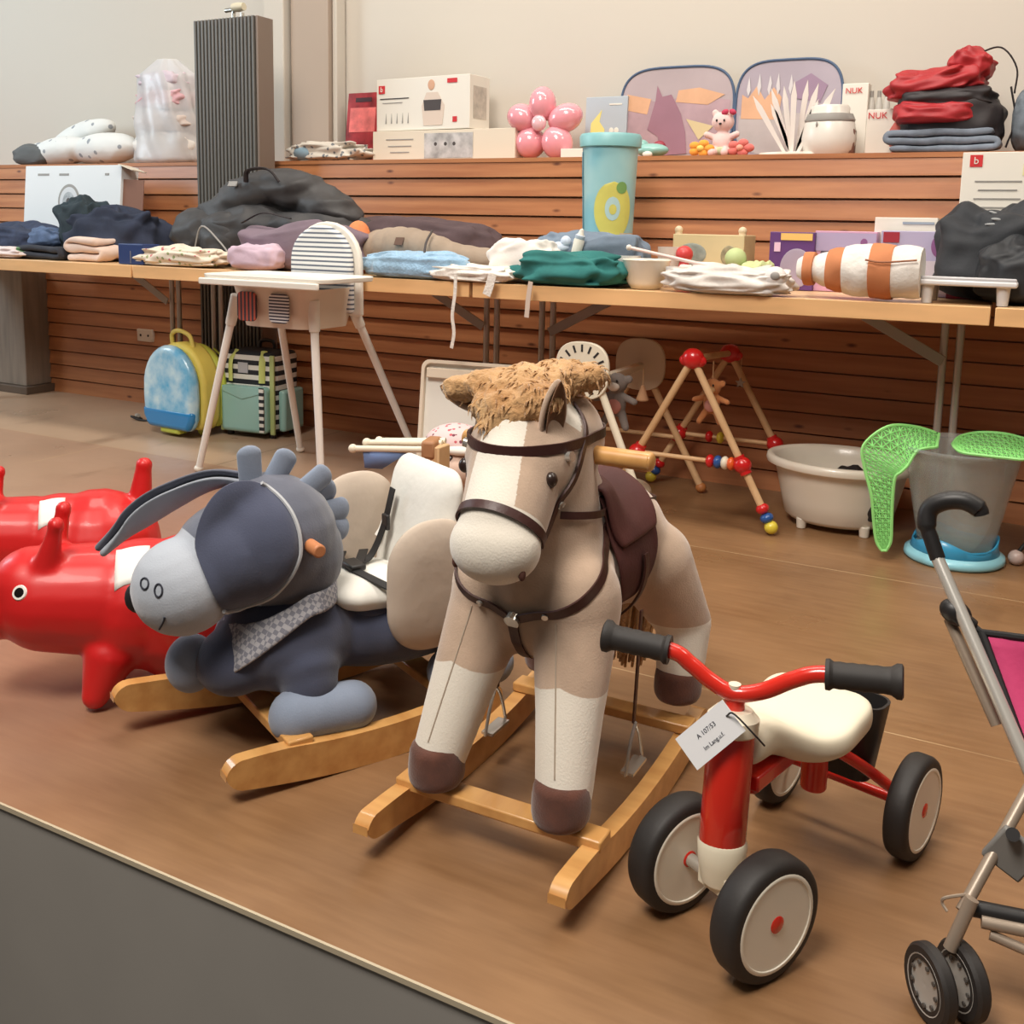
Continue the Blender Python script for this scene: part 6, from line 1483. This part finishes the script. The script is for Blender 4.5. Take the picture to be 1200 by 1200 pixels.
# storage bin
def bin_mat():
    m = mat('bin_print', (150, 196, 202), .4); nt, b = nodes(m)
    tc = nt.nodes.new('ShaderNodeTexCoord'); n = nt.nodes.new('ShaderNodeTexNoise'); n.inputs['Scale'].default_value = 6; nt.links.new(tc.outputs['Object'], n.inputs['Vector'])
    r = nt.nodes.new('ShaderNodeValToRGB'); e = r.color_ramp.elements; e[0].position = .35; e[0].color = lin((128, 184, 194)); e[1].position = .65; e[1].color = lin((172, 208, 206)); nt.links.new(n.outputs['Fac'], r.inputs[0]); nt.links.new(r.outputs[0], b.inputs['Base Color']); return m
q0, q1 = AY(684, 200, 3.32), AY(746, 200, 3.32); br = (q1.x - q0.x) / 2 * .97; bht = AY(712, 158, 3.32).z - ZT
BN = thing('storage_bin', 'tall turquoise cylindrical toy bin with yellow printed shape standing on the table', 'bin', ((q0.x + q1.x) / 2, 3.32, ZT))
MB().lathe([(1e-4, 0), (br * 1.02, 0), (br * .90, bht * .35), (br * .96, bht * .7), (br, bht * .92), (br, bht * .93)], 44).build('body', bin_mat(), BN)
MB().lathe([(br * 1.0, bht * .91), (br * 1.1, bht * .915), (br * 1.12, bht * .98), (br * 1.06, bht), (1e-4, bht * 1.01)], 44).build('lid', mat('lid_turquoise', (138, 192, 194), .4), BN)
def wrap(name, m, a0, a1, z0, z1, par, off=.002, shape=None):
    def f(u, v):
        uu, vv = 2 * u - 1, 2 * v - 1
        if shape: sc_2 = math.sqrt(max(0, 1 - vv * vv)); uu *= sc_2 
        a = math.radians((a0 + a1) / 2 + (a1 - a0) / 2 * uu); z = (z0 + (z1 - z0) * v) * bht; t = z / bht
        r = (br * 1.02 + (br * .90 - br * 1.02) * t / .35) if t < .35 else br * (.90 + .10 * (t - .35) / .57)
        return Vector(((r + off) * math.cos(a), (r + off) * math.sin(a), z))
    MB().grid(f, 20, 20).build(name, m, par)
YP = mat('bin_yellow', (212, 204, 104), .45, var=.1); 
wrap('yellow_print', YP, -100, -14, .30, .68, BN, .002, 1); wrap('pale_print', mat('bin_pale', (180, 210, 210), .45), -75, -42, .42, .58, BN, .003, 1); wrap('yellow_ring', YP, -66, -50, .46, .53, BN, .004, 1)
wrap('leaf_print', mat('bin_green', (120, 160, 90), .45), -52, -28, .60, .68, BN, .003, 1); wrap('beige_print', mat('bin_beige', (200, 178, 150), .45), -40, 10, .02, .34, BN, .002); wrap('leaf_print', mat('bin_green', (120, 160, 90)), -58, -44, .16, .28, BN, .003, 1)
wrap('red_tab', mat('bin_red', (190, 70, 60), .5), -178, -164, .66, .80, BN, .004); wrap('dark_stripe', mat('bin_teal', (94, 160, 176), .45), -170, -140, .1, .88, BN, .002)
# bowl, jars, rods
bo = thing('white_bowl', 'white plastic bowl at the table front right of the teal cloth', 'bowl', (AY(756, 320, 3.05).x, 3.06, ZT))
MB().lathe([(1e-4, 0), (.045, 0), (.06, .02), (.074, .085), (.078, .09), (.074, .093), (.069, .086), (.055, .024), (1e-4, .01)], 40).build('bowl', mat('bowl_white', (232, 224, 208), .3, coat=.2), bo, sharp=1.2)
cu = thing('white_cup', 'small translucent white cup behind the white plastic bowl', 'cup', (AY(733, 310, 3.12).x, 3.14, ZT))
MB().lathe([(1e-4, 0), (.035, 0), (.042, .10), (.039, .10), (.032, .006), (1e-4, .006)], 32).build('cup', mat('cup_white', (220, 216, 210), .35), cu, sharp=1.2); MB().tube([(-.038, 0, .085), (-.07, 0, .08), (-.07, 0, .04), (-.036, 0, .03)], .006).build('handle', mat('cup_white', (220, 216, 210)), cu)
gl = thing('clear_beaker', 'clear beaker standing right behind the white bowl', 'beaker', (AY(782, 305, 3.2).x, 3.22, ZT)); MB().lathe([(1e-4, 0), (.035, 0), (.04, .13), (.037, .13), (.032, .006), (1e-4, .006)], 32).build('beaker', mat('clear_beaker_mat', (226, 216, 206), .15, alpha=.45), gl, sharp=1.2)
cr0, cr1 = AY(737, 290, 2.99), AY(866, 320, 2.99)
cr = thing('curtain_rod', 'thin pale pink rod lying slanted over the bowl and wrapped bundle', 'rod', tuple(cr0)); MB().cyl((0, 0, 0), cr1 - cr0, .0055).build('rod', mat('rod_pink', (232, 206, 198), .4), cr); MB().ell((0, 0, 0), (.009,) * 3).build('rod_knob', CW, cr)
heap('wrapped_bundle', 'white crumpled wrapped bundle between the bowl and the rolled diapers', 'bundle', 784, 935, 306, 3.02, .14, mat('wrap_white', (216, 208, 200), .5, var=.12, vscale=14, bump=.8, bscale=30), seed=60, wr=.3, freq=5)
wbx, w_, h_, yf = bx_('wooden_toy_box', 'small pale wooden toy box with grey animal print behind the red ball', 'toy box', 790, 874, 275, 3.34, .14, mat('box_birch', (214, 196, 152), .5, var=.06), ZT)
for x_ in (-.46, .44): MB().cyl((x_ * w_, yf * .6, h_ * .0), (x_ * w_, yf * .6, h_ * 1.06), .012).ell((x_ * w_, yf * .6, h_ * 1.08), (.014, .014, .014)).build('corner_post', mat('post_birch', (222, 200, 168), .5), wbx)
MB().ell((-w_ * .22, yf, h_ * .62), (.05, .002, .036)).build('grey_print', mat('print_slate', (140, 146, 138), .6, var=.2, vscale=40), wbx); MB().ell((w_ * .3, yf, h_ * .6), (.028, .002, .034)).build('print_shape', mat('print_olive', (150, 140, 110), .6, var=.3, vscale=50), wbx)
for nm, lb_, px, py, r, m in (('red_ball', 'small red ball in front of the wooden toy box', 802, 298, .028, mat('ball_red', (206, 66, 66), .4)), ('green_ball', 'pale green felt ball in front of the wooden toy box', 862, 303, .034, mat('ball_green', (184, 198, 140), .7))):
    q = AY(px, py, 3.2); t_ = thing(nm, lb_, 'ball', (q.x, 3.2, ZT + .045)); MB().ell((0, 0, q.z - ZT - .045), (r, r, r)).build('ball', m, t_)
    MB().lathe([(1e-4, -.045), (.03, -.045), (.026, -.02), (.014, q.z - ZT - .045 - r * .7), (1e-4, q.z - ZT - .045 - r * .7)], 20).build('stand', m, t_)
heap('green_cloth', 'small pale green cloth between the wooden toy box and purple box', 'cloth', 872, 908, 304, 3.22, .12, mat('pale_green_cloth', (196, 206, 150), **FAB), seed=62, wr=.15)
def toybox(label, a, b, top, y, col, z=ZT, rz=0, dep=.09, extras=()):
    o, w_, h_, yf = bx_('doll_carton', label, 'carton', a, b, top, y, dep, mat('card_' + label.split()[0] + str(a), col, .45), z, rz=rz)
    for e in extras: e(o, w_, h_, yf)
    return o
def win(cx, cz, rx, rz_, col=(170, 156, 176)): return lambda o, w_, h_, yf: MB().ell((w_ * cx, yf, h_ * cz), (w_ * rx, .002, h_ * rz_), n=28).build('window_print', mat('win%d' % col[0], col, .35, var=.1), o)
def pan(cx, cz, ww, hh_, col, nm='print_panel'): return lambda o, w_, h_, yf: panel(o, nm, mat('pan%d_%d_%d' % col, col, .5), w_ * cx, h_ * cz, w_ * ww, h_ * hh_, yf - .001)
toybox('purple doll carton with pale window and yellow top print', 904, 957, 272, 3.36, (96, 58, 118), extras=(win(.12, .38, .36, .34), pan(.1, .92, .7, .12, (232, 190, 110)), pan(-.32, .74, .14, .16, (226, 190, 214))))
toybox('pink lilac doll carton with arched dark window', 957, 1030, 271, 3.38, (210, 160, 186), extras=(pan(.0, .82, .98, .3, (174, 160, 194)), win(-.1, .6, .3, .22, (104, 96, 112)), win(.3, .82, .12, .14, (140, 90, 140))))
toybox('flat white carton standing behind the lilac doll cartons', 1026, 1100, 255, 3.44, (226, 220, 206), dep=.05, extras=(pan(.2, .93, .5, .03, (150, 160, 170)),))
toybox('lilac blue doll carton with purple swirl print', 1034, 1122, 271, 3.34, (178, 170, 200), rz=.05, extras=(win(.3, .78, .12, .18, (140, 90, 140)), pan(-.36, .9, .22, .16, (156, 40, 56)), pan(.0, .3, .96, .5, (206, 196, 206))))
toybox('dark red carton between lilac carton and black jacket', 1116, 1146, 268, 3.30, (132, 26, 42), extras=(pan(.0, .86, .7, .08, (200, 80, 90)),))
# rolled diapers
dq0, dq1 = AY(935, 310, 3.06), AY(1078, 310, 3.06)
DR = thing('wrapped_roll', 'large tied bundle of white and tan bands lying at the table front', 'bundle', ((dq0.x + dq1.x) / 2, 3.07, ZT)); L2 = dq1.x - dq0.x
def seg_roll(x0, x1, r0, r1, m, nm):
    k = 10; pr = [(1e-4, x0)] + [((r0 + (r1 - r0) * i / k) * (1 + .05 * math.sin(math.pi * i / k)) , x0 + (x1 - x0) * i / k) for i in range(k + 1)] + [(1e-4, x1)]
    mb = MB().lathe(pr, 40, (0, 0, 0), (1, 0, 0)); mx_ = max(r0, r1)
    for v in mb.v:
        n_ = noise.noise(Vector((v.x * 26, v.y * 18, v.z * 18))) * .005; d_ = Vector((0, v.y, v.z)); 
        if d_.length > 1e-3: v += d_.normalized() * n_
        v.z = v.z * .92 + .082
        if v.z < .002: v.z = .002
    mb.build(nm, m, DR)
TAN = mat('tan_band', (196, 124, 80), .8, var=.1); DW = mat('diaper_white', (226, 220, 212), .7, var=.05, bump=.7, bscale=60)
for f0, f1, r0, r1, m, nm in ((-.5, -.44, .03, .04, DW, 'white_band'), (-.44, -.36, .052, .052, TAN, 'tan_band'), (-.36, -.24, .04, .055, DW, 'white_band'), (-.24, -.10, .062, .07, TAN, 'tan_band'), (-.10, .12, .074, .080, DW, 'white_band'), (.12, .30, .083, .083, TAN, 'tan_band'), (.30, .52, .080, .074, DW, 'white_band')):
    seg_roll(f0 * L2, f1 * L2, r0, r1, m, nm)
MB().tube([(L2 * .1, -.088, .115), (L2 * .24, -.09, .11), (L2 * .5, -.08, .118)], .003, n=6).build('tie_string', mat('tie_brown', (150, 96, 66), .7), DR)
dl = thing('white_doll', 'small white plush doll lying in front of the purple doll carton', 'plush toy', (AY(908, 322, 2.98).x, 2.985, ZT + .045)); b_ = MB().ell((0, 0, .01), (.035, .028, .033)).ell((-.05, 0, -.015), (.04, .025, .024)).build('body', mat('doll_white', (222, 216, 212), .8), dl, sub=1); MB().ell((.006, -.026, .016), (.014, .006, .012)).build('face', INKG, b_)
MB().ell((-.03, 0, -.032), (.03, .02, .012)).build('foot', mat('doll_white', (222, 216, 212)), dl)
# changing scale / shelf
s0, s1_ = AY(1078, 332, 3.06), AY(1192, 345, 3.06)
SHf = thing('baby_scale', 'flat white scale tray on small feet at the right front of the table', 'scale', ((s0.x + s1_.x) / 2, 3.14, ZT)); wv = s1_.x - s0.x
MB().box((0, 0, .058), (wv, .20, .016)).build('tray', mat('scale_white', (222, 220, 220), .35), SHf, bevel=.005)
MB().box((0, -.09, .069), (wv * .98, .012, .012)).build('front_lip', mat('scale_grey', (196, 194, 196), .35), SHf, bevel=.004)
for x_ in (-.42, .36):
    for y_ in (-.07, .07): MB().cyl((x_ * wv, y_, 0), (x_ * wv, y_, .05), .014, .018).build('foot', mat('foot_clear', (206, 204, 204), .3), SHf)
heap('black_jacket', 'large black jacket heap at the right end of the tables', 'jacket', 1100, 1260, 228, 3.34, .30, mat('jacket_black', (44, 46, 50), var=.2, rough=.8, bump=.4, bscale=50, bdist=.003), seed=71, wr=.22, dirn=35, lean=-.0)
heap('black_boots', 'black padded item with grey mark lying before the black jacket', 'clothing', 1150, 1250, 270, 3.20, .22, mat('padded_black', (38, 40, 44), rough=.6, bump=.3, bscale=40), seed=73, wr=.2)
jm = bpy.data.objects['black_jacket']; bpy.context.view_layer.update(); jt = bvh(jm); jl = jm.location
for i, (px, py, l_, r_) in enumerate(((1166, 250, .035, .35), (1168, 257, .03, .1), (1164, 263, .045, .0))):
    d_ = ray(px, py).normalized(); h_ = jt.ray_cast(EYE - jl, d_)
    if h_[0]: MB().ell(h_[0], (l_ * .5, .004, .004), (0, r_, 0)).build('printed_mark', mat('mark_white', (150, 152, 152), .6), jm)
rw0 = AY(1124, 190, 3.50)
rc, w_, h_, yf = bx_('white_carton', 'tall white carton with red square logo behind the black jacket heap', 'carton', 1123, 1215, 178, 3.50, .05, CW, ZT)
panel(rc, 'logo', INKR, -w_ * .32, h_ * .94, .036, .036, yf); text('b', .03, CW, rc, (-w_ * .32, yf - .002, h_ * .94))
for i in range(4): panel(rc, 'print_line', INKG, -w_ * .02, h_ * (.80 - .06 * i), w_ * (.6 - .1 * (i % 2)), .004, yf)
panel(rc, 'yellow_print', mat('print_lemon', (226, 216, 160), .5), w_ * .38, h_ * .88, w_ * .2, h_ * .08, yf)
